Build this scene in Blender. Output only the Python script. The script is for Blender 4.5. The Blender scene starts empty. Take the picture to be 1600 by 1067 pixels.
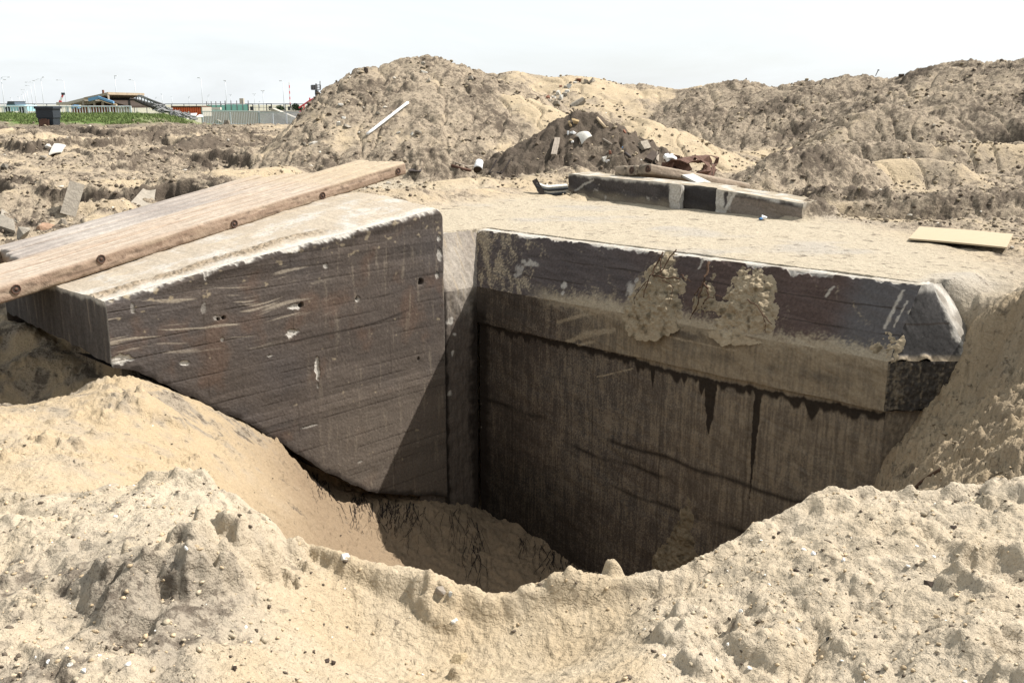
import bpy, bmesh, math, random
import numpy as np
from mathutils import Vector, Matrix
RES = 1.0
rnd = random.Random(7)
C = bpy.context.scene.collection
sc = bpy.context.scene
# ------------------------------------------------------------------ camera model (metres; the bunker deck is z = 0)
EYE = 1.70; F = 1500.0; PITCH = math.atan(370/1500.0)
CP, SP = math.cos(PITCH), math.sin(PITCH)
def ray(px, py):
    a = (px-800)/F; b = (533.5-py)/F
    Y = CP + b*SP; Z = b*CP - SP
    return a/Y, Z/Y
def atY(px, py, Y):
    rx, rz = ray(px, py); return np.array([rx*Y, Y, EYE+rz*Y])
def atZ(px, py, z):
    rx, rz = ray(px, py); Y = (z-EYE)/rz; return np.array([rx*Y, Y, z])
def onplane(px, py, P, d):                      # vertical plane through P with ground direction d
    rx, rz = ray(px, py)
    t = (rx*P[1]-P[0])/(d[0]-rx*d[1]); Y = P[1]+t*d[1]
    return np.array([rx*Y, Y, EYE+rz*Y]), t
m = np.array([.7220, -.6919]); w = np.array([.6919, .7220])      # the two wall directions, at right angles
Cb = np.array([-.48, 12.85])
def onmain(px, py): return onplane(px, py, Cb, m)
def onwing(px, py): return onplane(px, py, Cb, w)
# ------------------------------------------------------------------ noise
_p = np.random.RandomState(3)
PERM = _p.permutation(256).astype(np.int32); PERM = np.concatenate([PERM, PERM])
GA = np.linspace(0, 2*np.pi, 256, endpoint=False); GX = np.cos(GA).astype(np.float32); GY = np.sin(GA).astype(np.float32)
RV = _p.rand(512).astype(np.float32)
def perlin(x, y, s=0):
    x = np.asarray(x, np.float64)+s*17.31; y = np.asarray(y, np.float64)+s*9.73
    xi = np.floor(x).astype(np.int64); yi = np.floor(y).astype(np.int64)
    fx = (x-xi).astype(np.float32); fy = (y-yi).astype(np.float32)
    xi &= 255; yi &= 255
    def g(ix, iy, dx, dy):
        h = PERM[(PERM[ix & 255]+iy+s*7) & 255]
        return GX[h]*dx+GY[h]*dy
    u = fx*fx*fx*(fx*(fx*6-15)+10); v = fy*fy*fy*(fy*(fy*6-15)+10)
    a = g(xi, yi, fx, fy); b = g(xi+1, yi, fx-1, fy); c = g(xi, yi+1, fx, fy-1); d = g(xi+1, yi+1, fx-1, fy-1)
    return (a+u*(b-a)+v*((c+u*(d-c))-(a+u*(b-a))))*1.5
def fbm(x, y, o=4, s=0, gain=.5):
    r = 0; a = 1.0; f = 1.0; n = 0
    for k in range(o):
        r = r+a*perlin(x*f, y*f, s+k); n += a; a *= gain; f *= 2.03
    return r/n
def lumps(x, y, s=0, r0=.25, r1=.62):           # half-buried round clods: 0 where bare, up to ~1
    xi = np.floor(x).astype(np.int64); yi = np.floor(y).astype(np.int64)
    best = np.zeros(np.shape(x), np.float32)
    for dx in (-1, 0, 1):
        for dy in (-1, 0, 1):
            cx = xi+dx; cy = yi+dy
            h = PERM[(PERM[(cx+s*13) & 255]+cy) & 255]
            px = cx+RV[h]; py = cy+RV[h+101]; rr = r0+(r1-r0)*RV[h+57]**2
            d2 = ((x-px)**2+(y-py)**2)/(rr*rr)
            best = np.maximum(best, np.sqrt(np.clip(1-d2, 0, 1))*rr)
    return best
def billow(x, y, o=3, s=0):                      # crumbly: rounded lumps parted by sharp creases, 0 to about 1
    r = 0; a = 1.0; f = 1.0; n = 0
    for k in range(o):
        r = r+a*np.abs(perlin(x*f, y*f, s+k)); n += a; a *= .55; f *= 2.1
    return r/n*1.9
def ss(a, b, x):
    t = np.clip((x-a)/(b-a), 0, 1); return t*t*(3-2*t)
def mix(a, b, t):
    t = np.asarray(t)
    if np.ndim(a) and np.ndim(t) and np.shape(a)[-1:] == (3,): t = t[..., None]
    elif np.ndim(b) and np.ndim(t) and np.shape(b)[-1:] == (3,): t = t[..., None]
    return a+(b-a)*t
def segdist(x, y, pts):
    d = np.full(np.shape(x), 1e9)
    for (ax, ay), (bx, by) in zip(pts[:-1], pts[1:]):
        ex, ey = bx-ax, by-ay; L = ex*ex+ey*ey+1e-12
        t = np.clip(((x-ax)*ex+(y-ay)*ey)/L, 0, 1)
        d = np.minimum(d, np.hypot(x-ax-t*ex, y-ay-t*ey))
    return d
# ------------------------------------------------------------------ materials
def nodes(name):
    M = bpy.data.materials.new(name); M.use_nodes = True
    nt = M.node_tree; return M, nt, nt.nodes['Principled BSDF']
def noise_node(nt, vec, scale, detail=4, rough=.6):
    n = nt.nodes.new('ShaderNodeTexNoise'); n.inputs['Scale'].default_value = scale
    n.inputs['Detail'].default_value = detail; n.inputs['Roughness'].default_value = rough
    nt.links.new(vec, n.inputs['Vector']); return n
def mat(name, rgb=None, rough=.9, bumps=((20, .3),), var=.35, vscale=12, spec=.2, metal=0, stretch=None, crumbs=False):
    """surface colour (plain, or the mesh's own soil / stain colours) with grain, and bump at several sizes"""
    M, nt, b = nodes(name)
    tc = nt.nodes.new('ShaderNodeTexCoord'); vec = tc.outputs['Object']
    if stretch:
        mp = nt.nodes.new('ShaderNodeMapping'); mp.inputs['Scale'].default_value = stretch
        nt.links.new(vec, mp.inputs['Vector']); vec = mp.outputs['Vector']
    if rgb is None:
        a = nt.nodes.new('ShaderNodeVertexColor'); a.layer_name = 'Col'; col = a.outputs['Color']
    else:
        a = nt.nodes.new('ShaderNodeRGB'); a.outputs[0].default_value = (*rgb, 1); col = a.outputs[0]
    n1 = noise_node(nt, vec, vscale, 8, .75)
    mr = nt.nodes.new('ShaderNodeMapRange'); mr.inputs['From Min'].default_value = .28; mr.inputs['From Max'].default_value = .72
    mr.inputs['To Min'].default_value = 1-var; mr.inputs['To Max'].default_value = 1+var*.8
    nt.links.new(n1.outputs['Fac'], mr.inputs['Value'])
    mx = nt.nodes.new('ShaderNodeVectorMath'); mx.operation = 'SCALE'
    nt.links.new(col, mx.inputs[0]); nt.links.new(mr.outputs['Result'], mx.inputs['Scale'])
    out = mx.outputs['Vector']
    if crumbs:                                   # dark soil crumbs, as many as the ground's own soil share (alpha) says
        for sc_, lo in ((3.2, .60), (9.0, .60), (31.0, .63)):
            n = noise_node(nt, vec, sc_, 9, .72); n.inputs['Distortion'].default_value = .4
            ad = nt.nodes.new('ShaderNodeMath'); ad.operation = 'MULTIPLY_ADD'; ad.inputs[1].default_value = .16; nt.links.new(a.outputs['Alpha'], ad.inputs[0]); nt.links.new(n.outputs['Fac'], ad.inputs[2])
            m2 = nt.nodes.new('ShaderNodeMapRange'); m2.inputs['From Min'].default_value = lo; m2.inputs['From Max'].default_value = lo+.07; m2.inputs['To Max'].default_value = .72; nt.links.new(ad.outputs[0], m2.inputs['Value'])
            mm = nt.nodes.new('ShaderNodeMix'); mm.data_type = 'RGBA'; mm.inputs[7].default_value = (.078, .062, .047, 1)
            nt.links.new(m2.outputs['Result'], mm.inputs[0]); nt.links.new(out, mm.inputs[6]); out = mm.outputs[2]
    nt.links.new(out, b.inputs['Base Color'])
    prev = None
    for sc_, st in bumps:
        n = noise_node(nt, vec, sc_, 5, .65)
        bp = nt.nodes.new('ShaderNodeBump'); bp.inputs['Strength'].default_value = st; bp.inputs['Distance'].default_value = .6/sc_
        nt.links.new(n.outputs['Fac'], bp.inputs['Height'])
        if prev: nt.links.new(prev.outputs['Normal'], bp.inputs['Normal'])
        prev = bp
    if prev: nt.links.new(prev.outputs['Normal'], b.inputs['Normal'])
    b.inputs['Roughness'].default_value = rough; b.inputs['Specular IOR Level'].default_value = spec
    b.inputs['Metallic'].default_value = metal
    return M
SAND = mat('sand', None, .97, ((4.5, .45), (17, .7), (60, .8), (200, .7)), .2, 45, .05, crumbs=True)
SOILCLOD = mat('clod', None, .97, ((30, .5), (160, .5)), .25, 30, .05)
CONC = mat('stained_concrete', None, .9, ((30, .12), (110, .3), (300, .35)), .35, 38, .1)
WOODC = mat('weathered_timber', None, .9, ((18, .4), (70, .5)), .25, 9, .15, stretch=(1, 1, 1))
PLY = mat('plywood', (.34, .275, .18), .7, ((30, .1),), .12, 6, .2, stretch=(1, 9, 9))
RUST = mat('rusty_steel', (.10, .054, .037), .85, ((25, .5),), .5, 14, .2)
DARKST = mat('dark_steel', (.045, .035, .03), .7, ((40, .3),), .4, 20, .3)
GREYST = mat('grey_steel', (.16, .16, .165), .6, ((30, .2),), .2, 10, .3)
GALV = mat('galvanised_steel', (.46, .48, .5), .5, ((30, .1),), .12, 8, .4)
PALEHAZE = mat('pale_hazed_steel', (.5, .53, .56), .6, (), .05, 8, .3)  # lamp posts' paleness holds painted haze; the slat fence is simply pale
WHITE = mat('white_plastic', (.62, .62, .6), .5, ((20, .1),), .08, 6, .3)
DIRTYW = mat('dirty_white', (.46, .44, .39), .85, ((20, .3),), .18, 9, .2)
RUBC = mat('broken_concrete', (.25, .222, .18), .95, ((14, .6), (70, .5)), .3, 9, .1)
RUBL = mat('pale_broken_concrete', (.46, .44, .39), .95, ((14, .6), (70, .5)), .2, 9, .1)
BRICK = mat('brick_red', (.19, .09, .06), .95, ((20, .5),), .3, 10, .1)
WOODP = mat('pale_wood', (.42, .33, .22), .85, ((30, .3),), .25, 10, .1, stretch=(2, 9, 9))
WOODG = mat('grey_wood', (.24, .205, .165), .9, ((30, .4),), .3, 10, .1)
OCHRE = mat('ochre_stone', (.3, .22, .12), .95, ((16, .5),), .25, 10, .1)
BLUE = mat('blue_plastic', (.05, .16, .33), .5, (), .1, 8, .3)
ORANGE = mat('orange_paint', (.62, .13, .05), .6, ((6, .1),), .15, 3, .3)
REDP = mat('red_paint', (.55, .06, .07), .55, (), .1, 4, .3)
GREENNET = mat('green_netting', (.2, .42, .36), .85, (), .1, 2, .1)
BLACKP = mat('black_plastic', (.022, .027, .033), .5, ((15, .1),), .2, 6, .3)
ROOTM = mat('root_bark', (.075, .046, .03), .9, ((60, .4),), .35, 30, .1)
TARROOT = mat('black_root', (.018, .013, .011), .8, ((60, .4),), .3, 30, .2)
LEDGEC = mat('quay_concrete', (.36, .33, .28), .95, ((2, .2),), .12, 1.5, .1)
ROOFM = mat('weathered_roof', (.3, .24, .17), .9, ((4, .3),), .3, 2, .1)
BLUEPAINT = mat('faded_blue_paint', (.12, .25, .4), .8, (), .2, 2, .2)
DARKIN = mat('dark_timber_and_shade', (.05, .038, .03), .9, (), .3, 2, .1)  # also serves as painted shade in holes, the bucket and the ruin
CYAN = mat('pale_cyan_paint', (.3, .52, .58), .5, (), .06, 2, .3)
GLASSD = mat('dark_glass', (.05, .07, .09), .15, (), .05, 2, .5)
GRASSM = mat('grass_green', None, .9, (), .3, 4, .1)
FARG = mat('far_ground', (.26, .25, .19), .95, (), .25, .05, .05)
# ------------------------------------------------------------------ mesh helpers
def mesh(name, V, Fc, M, parent=None, col=None, smooth=False, origin=None):
    V = np.asarray(V, np.float64)
    me = bpy.data.meshes.new(name)
    off = np.zeros(3)
    p = parent
    while p is not None:
        off += np.array(p.location); p = p.parent
    o = bpy.data.objects.new(name, me); C.objects.link(o)
    if parent is not None: o.parent = parent
    elif origin is not None:
        off = np.asarray(origin, float); o.location = off
    V = V-off
    if isinstance(Fc, np.ndarray):
        nf, k = Fc.shape
        me.vertices.add(len(V)); me.vertices.foreach_set('co', V.astype(np.float32).ravel())
        me.loops.add(nf*k); me.loops.foreach_set('vertex_index', Fc.astype(np.int32).ravel())
        me.polygons.add(nf); me.polygons.foreach_set('loop_start', np.arange(0, nf*k, k, dtype=np.int32))
        me.update(calc_edges=True)
    else:
        me.from_pydata([tuple(v) for v in V], [], [tuple(int(i) for i in f) for f in Fc]); me.update()
    if smooth: me.polygons.foreach_set('use_smooth', np.ones(len(me.polygons), bool))
    me.materials.append(M)
    if col is not None:
        a = me.color_attributes.new('Col', 'FLOAT_COLOR', 'POINT')
        c4 = np.ones((len(V), 4), np.float32); c4[:, :np.shape(col)[-1]] = col
        a.data.foreach_set('color', c4.ravel())
    me.validate(); return o
def tag(o, label=None, cat=None, group=None, kind=None):
    if label: o['label'] = label
    if cat: o['category'] = cat
    if group: o['group'] = group
    if kind: o['kind'] = kind
    return o
def empty(name, loc, label, cat, group=None):
    o = bpy.data.objects.new(name, None); C.objects.link(o); o.location = tuple(loc); o.empty_display_size = .2
    return tag(o, label, cat, group)
class MB:
    """collects boxes, tubes and hulls, then links them as one mesh"""
    def __init__(s): s.V = []; s.F = []
    def add(s, V, Fc):
        n = len(s.V); s.V += [tuple(v) for v in V]; s.F += [tuple(i+n for i in f) for f in Fc]; return s
    def box(s, c, size, R=None):
        c = np.asarray(c, float); h = np.asarray(size, float)/2
        V = np.array([[x, y, z] for x in (-1, 1) for y in (-1, 1) for z in (-1, 1)])*h
        if R is not None: V = V @ np.asarray(R).T
        return s.add(V+c, [(0, 1, 3, 2), (4, 6, 7, 5), (0, 4, 5, 1), (2, 3, 7, 6), (0, 2, 6, 4), (1, 5, 7, 3)])
    def tube(s, pts, r, n=6):
        pts = [Vector(p) for p in pts]; V = []; Fc = []
        rs = r if isinstance(r, (list, tuple)) else [r]*len(pts)
        for i, p in enumerate(pts):
            t = (pts[min(i+1, len(pts)-1)]-pts[max(i-1, 0)]).normalized()
            a = t.cross(Vector((0, 0, 1)) if abs(t.z) < .9 else Vector((1, 0, 0))).normalized(); b = t.cross(a)
            for k in range(n):
                q = p+(a*math.cos(2*math.pi*k/n)+b*math.sin(2*math.pi*k/n))*rs[i]; V.append(tuple(q))
        for i in range(len(pts)-1):
            for k in range(n):
                Fc.append((i*n+k, i*n+(k+1) % n, (i+1)*n+(k+1) % n, (i+1)*n+k))
        Fc.append(tuple(range(n))[::-1]); Fc.append(tuple((len(pts)-1)*n+k for k in range(n)))
        return s.add(V, Fc)
    def hull(s, pts):
        bm = bmesh.new()
        for p in pts: bm.verts.new(tuple(p))
        bmesh.ops.convex_hull(bm, input=bm.verts)
        bmesh.ops.delete(bm, geom=[v for v in bm.verts if not v.link_faces], context='VERTS')
        bm.verts.index_update()
        s.add([v.co[:] for v in bm.verts], [[v.index for v in f.verts] for f in bm.faces]); bm.free(); return s
    def build(s, name, M, parent=None, origin=None, smooth=False):
        return mesh(name, s.V, s.F, M, parent, origin=origin, smooth=smooth)
def basis(x, up=(0, 0, 1)):
    x = Vector(x).normalized(); y = Vector(up).cross(x).normalized(); z = x.cross(y)
    return np.array([x, y, z]).T
# ------------------------------------------------------------------ terrain
Fpts = []
def fa(px, py, z): Fpts.append(atZ(px, py, z))
def fp(x, y, z): Fpts.append(np.array([x, y, z], float))
for q in [(0, 775, -.25), (130, 765, -.15), (230, 752, -.12), (300, 742, -.1), (345, 775, -.15), (410, 800, -.15), (440, 845, -.15), (480, 850, -.15), (540, 868, -.12),
          (600, 888, -.15), (680, 900, -.17), (800, 900, -.15), (870, 905, -.18), (930, 908, -.2), (1000, 907, -.2), (1045, 915, -.22), (1100, 880, -.15),
          (1180, 825, -.08), (1290, 775, 0), (1400, 770, .02), (1480, 766, .05), (1600, 752, .05), (1750, 740, .1),
          (0, 1067, 0), (0, 900, -.12), (250, 1000, -.04), (300, 880, .0), (400, 860, .0), (300, 1067, -.05), (540, 960, -.22), (540, 1067, -.2), (700, 980, -.3),
          (800, 960, -.34), (800, 1040, -.3), (860, 1000, -.33), (930, 980, -.27), (990, 960, -.15), (975, 1067, -.08), (1100, 960, -.12), (1200, 900, -.06), (1200, 1067, -.12), (1350, 900, 0),
          (1600, 900, .06), (1600, 1067, .1), (1400, 960, .0), (1500, 850, .05),
          (0, 560, -1.08), (60, 625, -1.0), (0, 645, -.85), (130, 650, -.9), (0, 720, -.6), (200, 720, -.9), (200, 620, -.85), (300, 660, -1.3), (400, 740, -1.7), (450, 800, -2.0), (130, 705, -.8),
          (100, 588, -1.12), (600, 850, -3.6), (560, 800, -3.25), (510, 790, -2.9), (680, 850, -3.8), (780, 880, -4.0), (430, 790, -1.9),
          (1600, 600, -.6), (1600, 480, -.1), (1600, 700, -.55), (1450, 740, -1.35), (1400, 790, -1.65), (1540, 520, -.4), (1530, 640, -.95)]: fa(*q)
for q in [(-4, 1.2, -.05), (-2, 1.2, -.05), (0, 1.2, -.1), (2, 1.2, 0), (4, 1.2, .1), (-3, -.5, 0), (0, -.5, 0), (3, -.5, 0), (-6, 4.5, -.3), (-6, 2.5, 0), (5, 4, .1), (6, 6, 0),
          (-1.0, 5.2, -1.7), (0, 5.3, -1.9), (1, 5.3, -1.9), (2, 5.6, -1.4), (-.5, 7, -3.3), (.8, 7, -3.3), (1.8, 7, -2.8), (-1.6, 5.3, -.95), (-2.2, 5.6, -.75), (-9, 8, -.6), (-9, 5, -.4),
          (.5, 9.5, -4.2), (-.5, 8.5, -4.0), (1.5, 8.5, -4.1), (-.3, 10.5, -4.0), (6, 8.5, 0), (6, 7, -.2), (7, 9, .05), (2.6, 5.5, -.95), (3.3, 5.4, -.5), (2.2, 6.2, -1.7), (4.5, 8.7, -.7), (4.8, 9.2, -.25),
          (2.6, 8.8, -3.6), (-3.2, 6.2, -.65), (-8, 10.5, -.6), (-6.2, 10.6, -.78), (-5, 9.7, -1.12), (-5.7, 10.8, -.84), (-5.3, 10.3, -.98), (-4.6, 9.6, -1.1)]: fp(*q)
BOT = [(168, 569), (215, 578), (270, 605), (320, 628), (370, 650), (440, 690), (500, 730), (575, 765), (605, 768), (690, 772), (743, 775)]
for px, py in [(172, 573), (215, 582), (270, 609), (320, 632), (370, 655), (440, 700), (500, 765), (540, 795), (585, 792), (640, 790), (690, 785)]:
    Fpts.append(onwing(px, py)[0])
for px, py in [(745, 792), (830, 840), (900, 890), (1020, 918), (1200, 905), (1260, 895), (1340, 800), (1440, 675)]:
    Fpts.append(onmain(px, py)[0])
Fpts = np.array(Fpts)
def mq(r2): return np.sqrt(r2+.04)
_A = mq(((Fpts[:, None, :2]-Fpts[None, :, :2])**2).sum(-1))
_n = len(Fpts); _S = np.zeros((_n+3, _n+3)); _S[:_n, :_n] = _A+np.eye(_n)*-.012
_S[:_n, _n] = 1; _S[:_n, _n+1] = Fpts[:, 0]; _S[:_n, _n+2] = Fpts[:, 1]; _S[_n:, :_n] = _S[:_n, _n:].T
_W = np.linalg.solve(_S, np.concatenate([Fpts[:, 2], np.zeros(3)]))
def front_base(X, Y):
    z = _W[_n]+_W[_n+1]*X+_W[_n+2]*Y
    for k in range(_n): z = z+_W[k]*mq((X-Fpts[k, 0])**2+(Y-Fpts[k, 1])**2)
    return z
# the line where ground on the pit side gives way to ground on the deck side (it runs inside the concrete)
D1 = Cb+.42*w-.42*m; D2 = np.array([3.97, 9.17]); WL = np.array([-3.97, 9.2])
_bx = [-14, -7.2, -5.9, -4.75, -4.3]; _by = [11.8, 11.6, 11.35, 10.4, 9.95]
for t in np.linspace(0, 1, 6):
    p = WL*(1-t)+np.array([-.95, 12.45])*t+np.array([-.1, .45]); _bx.append(p[0]); _by.append(p[1])
_bx += [D1[0]+.14, D2[0], 4.25, 4.7, 14]; _by += [D1[1]+.06, D2[1]+.09, 9.42, 9.25, 8.8]
def Yb(X): return np.interp(X, _bx, _by)
# ridges of the heaps: crest points (photo column, photo row, distance), side slope, crest rounding, soil (0 clean sand, 1 dirty, 2 dark)
RIDGES = [
 ([(415, 262, 27), (472, 212, 29), (500, 165, 30.5), (530, 129, 32), (560, 108, 32.5), (600, 104, 33), (660, 95, 33), (705, 104, 33.5), (750, 122, 34), (800, 160, 33.5)], .41, .7, .85, 2.7),
 ([(735, 130, 46), (765, 117, 46), (800, 114, 46), (850, 119, 46), (920, 122, 45), (990, 134, 45), (1060, 141, 44), (1110, 132, 44)], .36, 1.0, .25),
 ([(720, 215, 29), (765, 170, 30), (808, 149, 30.5), (850, 163, 30), (905, 188, 29), (940, 205, 28)], .52, .3, -.2),
 ([(800, 258, 23), (830, 234, 23.5), (858, 212, 24), (882, 190, 24.3), (905, 178, 24.5), (925, 180, 24.5), (958, 196, 24.5), (995, 224, 24.3), (1035, 254, 24)], .66, .22, 1.75),
 ([(950, 200, 28), (1000, 185, 28), (1040, 200, 27.5), (1090, 235, 26.5)], .5, .4, -.1),
 ([(1085, 145, 43), (1150, 127, 41), (1215, 140, 40), (1240, 131, 39), (1300, 128, 39), (1330, 121, 38), (1420, 122, 37), (1480, 102, 36), (1520, 98, 35), (1548, 107, 35), (1600, 95, 33), (1720, 84, 32), (1900, 80, 32)], .40, .6, .92),
 ([(1310, 215, 28), (1345, 182, 29), (1400, 172, 29), (1450, 180, 28.5), (1480, 205, 28)], .8, .2, .7, 1, .3),
 ([(1500, 165, 30), (1600, 168, 29), (1750, 160, 29)], .55, .5, 1.0),
 ([(1160, 300, 19.5), (1195, 268, 20), (1225, 244, 20.5), (1265, 233, 21), (1300, 232, 21), (1325, 262, 20.5), (1345, 285, 20)], .6, .18, 1.0),
 ([(1300, 226, 26), (1345, 224, 25.5), (1480, 226, 25), (1620, 226, 25), (1800, 220, 25)], .95, .12, .55, 1, .10),
 ([(1350, 262, 21), (1395, 250, 21.3), (1450, 248, 21.3), (1495, 255, 21), (1525, 280, 20.5)], .8, .15, .35, 1, .25),
 ([(1285, 296, 17.0), (1340, 298, 16.9), (1390, 304, 16.7), (1440, 312, 16.4), (1490, 306, 16.4), (1600, 300, 16.6), (1850, 294, 16.8)], 1.3, .06, 1.15, 1, .12),
 ([(1258, 314, 14.75), (1278, 310, 14.9), (1300, 332, 15.0)], .9, .08, 1.2),
 ([(1130, 300, 17.2), (1200, 303, 16.4), (1245, 310, 15.7)], .8, .08, .9),
 ([(620, 262, 22), (650, 237, 22.4), (690, 236, 22.6), (715, 262, 22.2)], .9, .1, 1.0),
 ([(580, 296, 16.5), (640, 297, 16.8), (700, 297, 17.5), (770, 296, 18.3), (860, 288, 19.5)], .35, .12, .35),
 ([(690, 284, 20), (760, 276, 20.5), (850, 275, 21), (900, 262, 21.5)], .4, .3, .1),
 ([(0, 300, 19.5), (60, 290, 20), (150, 283, 20.5), (240, 281, 21), (330, 270, 22), (430, 262, 23)], .8, .12, .3, 1, .12),
 ([(-150, 330, 17.3), (0, 345, 17.0), (60, 330, 17.4), (120, 318, 17.8), (190, 312, 18.2)], 1.1, .08, .6, 1, .15),
 ([(-100, 205, 38), (60, 205, 38), (160, 214, 36), (270, 205, 38), (380, 200, 40), (440, 215, 38)], .9, .12, 1.25, 1, .12),
 ([(200, 250, 27), (300, 222, 31), (360, 205, 35)], .35, .2, 1.3),
 ([(-60, 215, 34), (20, 200, 37), (60, 206, 36)], .4, .4, .4),
]
RIDW = [([tuple(atY(*q)) for q in rg[0]], rg[1], rg[2], rg[3], rg[4] if len(rg) > 4 else 1.0, rg[5] if len(rg) > 5 else 1.0) for rg in RIDGES]
TRENCH = [tuple(atY(1262, 345, 15.9)[:2]), tuple(atY(1400, 352, 15.7)[:2]), tuple(atY(1650, 360, 15.4)[:2]), (13, 15.2)]
HOLES = [(*atY(1570, 186, 27)[:2], 1.6, .7, .9), (*atY(225, 222, 33)[:2], 1.6, .5, .55), (*atY(262, 213, 35)[:2], 1.0, .4, .5), (*atY(345, 205, 37)[:2], 1.6, .6, .5),
         (*atY(30, 206, 36)[:2], .9, .4, .45), (*atY(125, 215, 34)[:2], .8, .4, .4), (*atY(170, 308, 18.6)[:2], .6, .35, .4), (*atY(250, 300, 19)[:2], .9, .35, .35), (*atY(290, 292, 20)[:2], .7, .4, .5)]
CUT = [np.array([3.1, 15.6]), np.array([4.35, 14.4])]
def back(X, Y, want_soil=True):
    left = ss(-2.5, -5, X)
    zl = np.interp(Y, [9, 14, 16, 20, 33, 42, 46, 50, 54, 60, 75, 90], [-.55, -.3, -.22, -.12, .28, .64, .72, .66, .5, .2, .05, 0])
    zr = np.interp(Y, [9, 20, 26, 40, 90], [.0, .0, .06, .3, .2])
    base = zl*left+zr*(1-left)+ss(-16.6, -19.2, X)*np.interp(Y, [45, 47, 50, 54, 57, 64], [0, .22, .46, .64, .5, 0])
    q = (X-D1[0])*w[0]+(Y-D1[1])*w[1]
    rough = np.maximum(ss(3.6, 5.2, q+.5*perlin(X*.8, Y*.8, 5)), np.maximum(left, ss(4.6, 6.0, X)))
    base = base+rough*(.10*fbm(X*.7, Y*.7, 4, 11)+.05*fbm(X*2.1, Y*2.1, 3, 15))
    d = segdist(X, Y, TRENCH); base = base-.46*ss(.9, .3, d+.15*perlin(X*1.5, Y*1.5, 8))
    soil = .45+.0*X+.75*fbm(X*.35, Y*.35, 4, 21)*rough-.2*(1-rough)
    soil = soil+.5*ss(14, 16, Y)*left*ss(.0, .5, fbm(X*.25, Y*.5, 3, 33))
    sc1 = fbm(X*.13+Y*.05, Y*.17-X*.04, 5, 35); sc2 = fbm(X*.42, Y*.30+X*.2, 4, 37)
    stp = 1.5*ss(-.02, .02, sc1-.05)+.35*ss(-.04, .04, sc2-.15); face = np.exp(-((sc1-.045)/.03)**2)+.5*np.exp(-((sc2-.145)/.05)**2)
    lm = left*ss(12.5, 15, Y)*ss(44, 40, Y)*ss(-4.5, -6, X)
    base = base+lm*.22*(stp-.8); soil = soil+1.25*face*lm  # steps raised, their faces coloured darker
    warp = .45*fbm(X*.45, Y*.45, 3, 41); warp2 = .18*fbm(X*1.7, Y*1.7, 3, 45)
    h = base
    for pts, sl, rd, so, kx, ky in RIDW:
        xs = [p[0] for p in pts]; ys = [p[1] for p in pts]; zm = max(p[2] for p in pts)+1.0
        R = zm/sl+2
        k = (X > min(xs)-R) & (X < max(xs)+R) & (Y > min(ys)-R) & (Y < max(ys)+R)
        if not k.any(): continue
        x = X[k]; y = Y[k]; hh = np.full(x.shape, -9.0)
        for a, b in zip(pts[:-1], pts[1:]):
            ex, ey = b[0]-a[0], b[1]-a[1]; L = ex*ex+ey*ey
            t = np.clip(((x-a[0])*ex+(y-a[1])*ey)/L, 0, 1)
            ox = x-a[0]-t*ex; oy = y-a[1]-t*ey; dd = np.hypot(np.where(ox < 0, ox*kx, ox), np.where(oy > 0, oy*ky, oy))
            dd = np.maximum(dd+(warp[k]+warp2[k])*np.minimum(1, dd/(.6+rd))*min(1, rd*2+.2), 0)
            hh = np.maximum(hh, a[2]+(b[2]-a[2])*t-sl*(np.sqrt(dd*dd+rd*rd)-rd))
        cur = h[k]; kk = .12 if rd < .3 else .25
        e = np.clip((hh-cur+kk)/(2*kk), 0, 1)
        new = cur*(1-e)+hh*e+kk*e*(1-e)
        if so > -.05: pass
        soil[k] = soil[k]*(1-e)+(so+.35*fbm(x*.5, y*.8, 4, 51))*e
        rough[k] = np.maximum(rough[k], e*(.35 if so < 0 else 1))
        h = h.copy(); h[k] = new
    for hx, hy, a, b, dp in HOLES:
        g = np.exp(-(((X-hx)/a)**2+((Y-hy)/b)**2)*1.2); h = h-dp*ss(.15, .75, g+.12*warp2); soil = soil+g*.9  # hollows carved, and coloured darker to paint the shade inside them
    return h, soil, rough, q
_cr = np.array([q for q in Fpts[:23]])
def ycrest(x): return np.interp(x, _cr[:, 0], _cr[:, 1])
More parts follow.
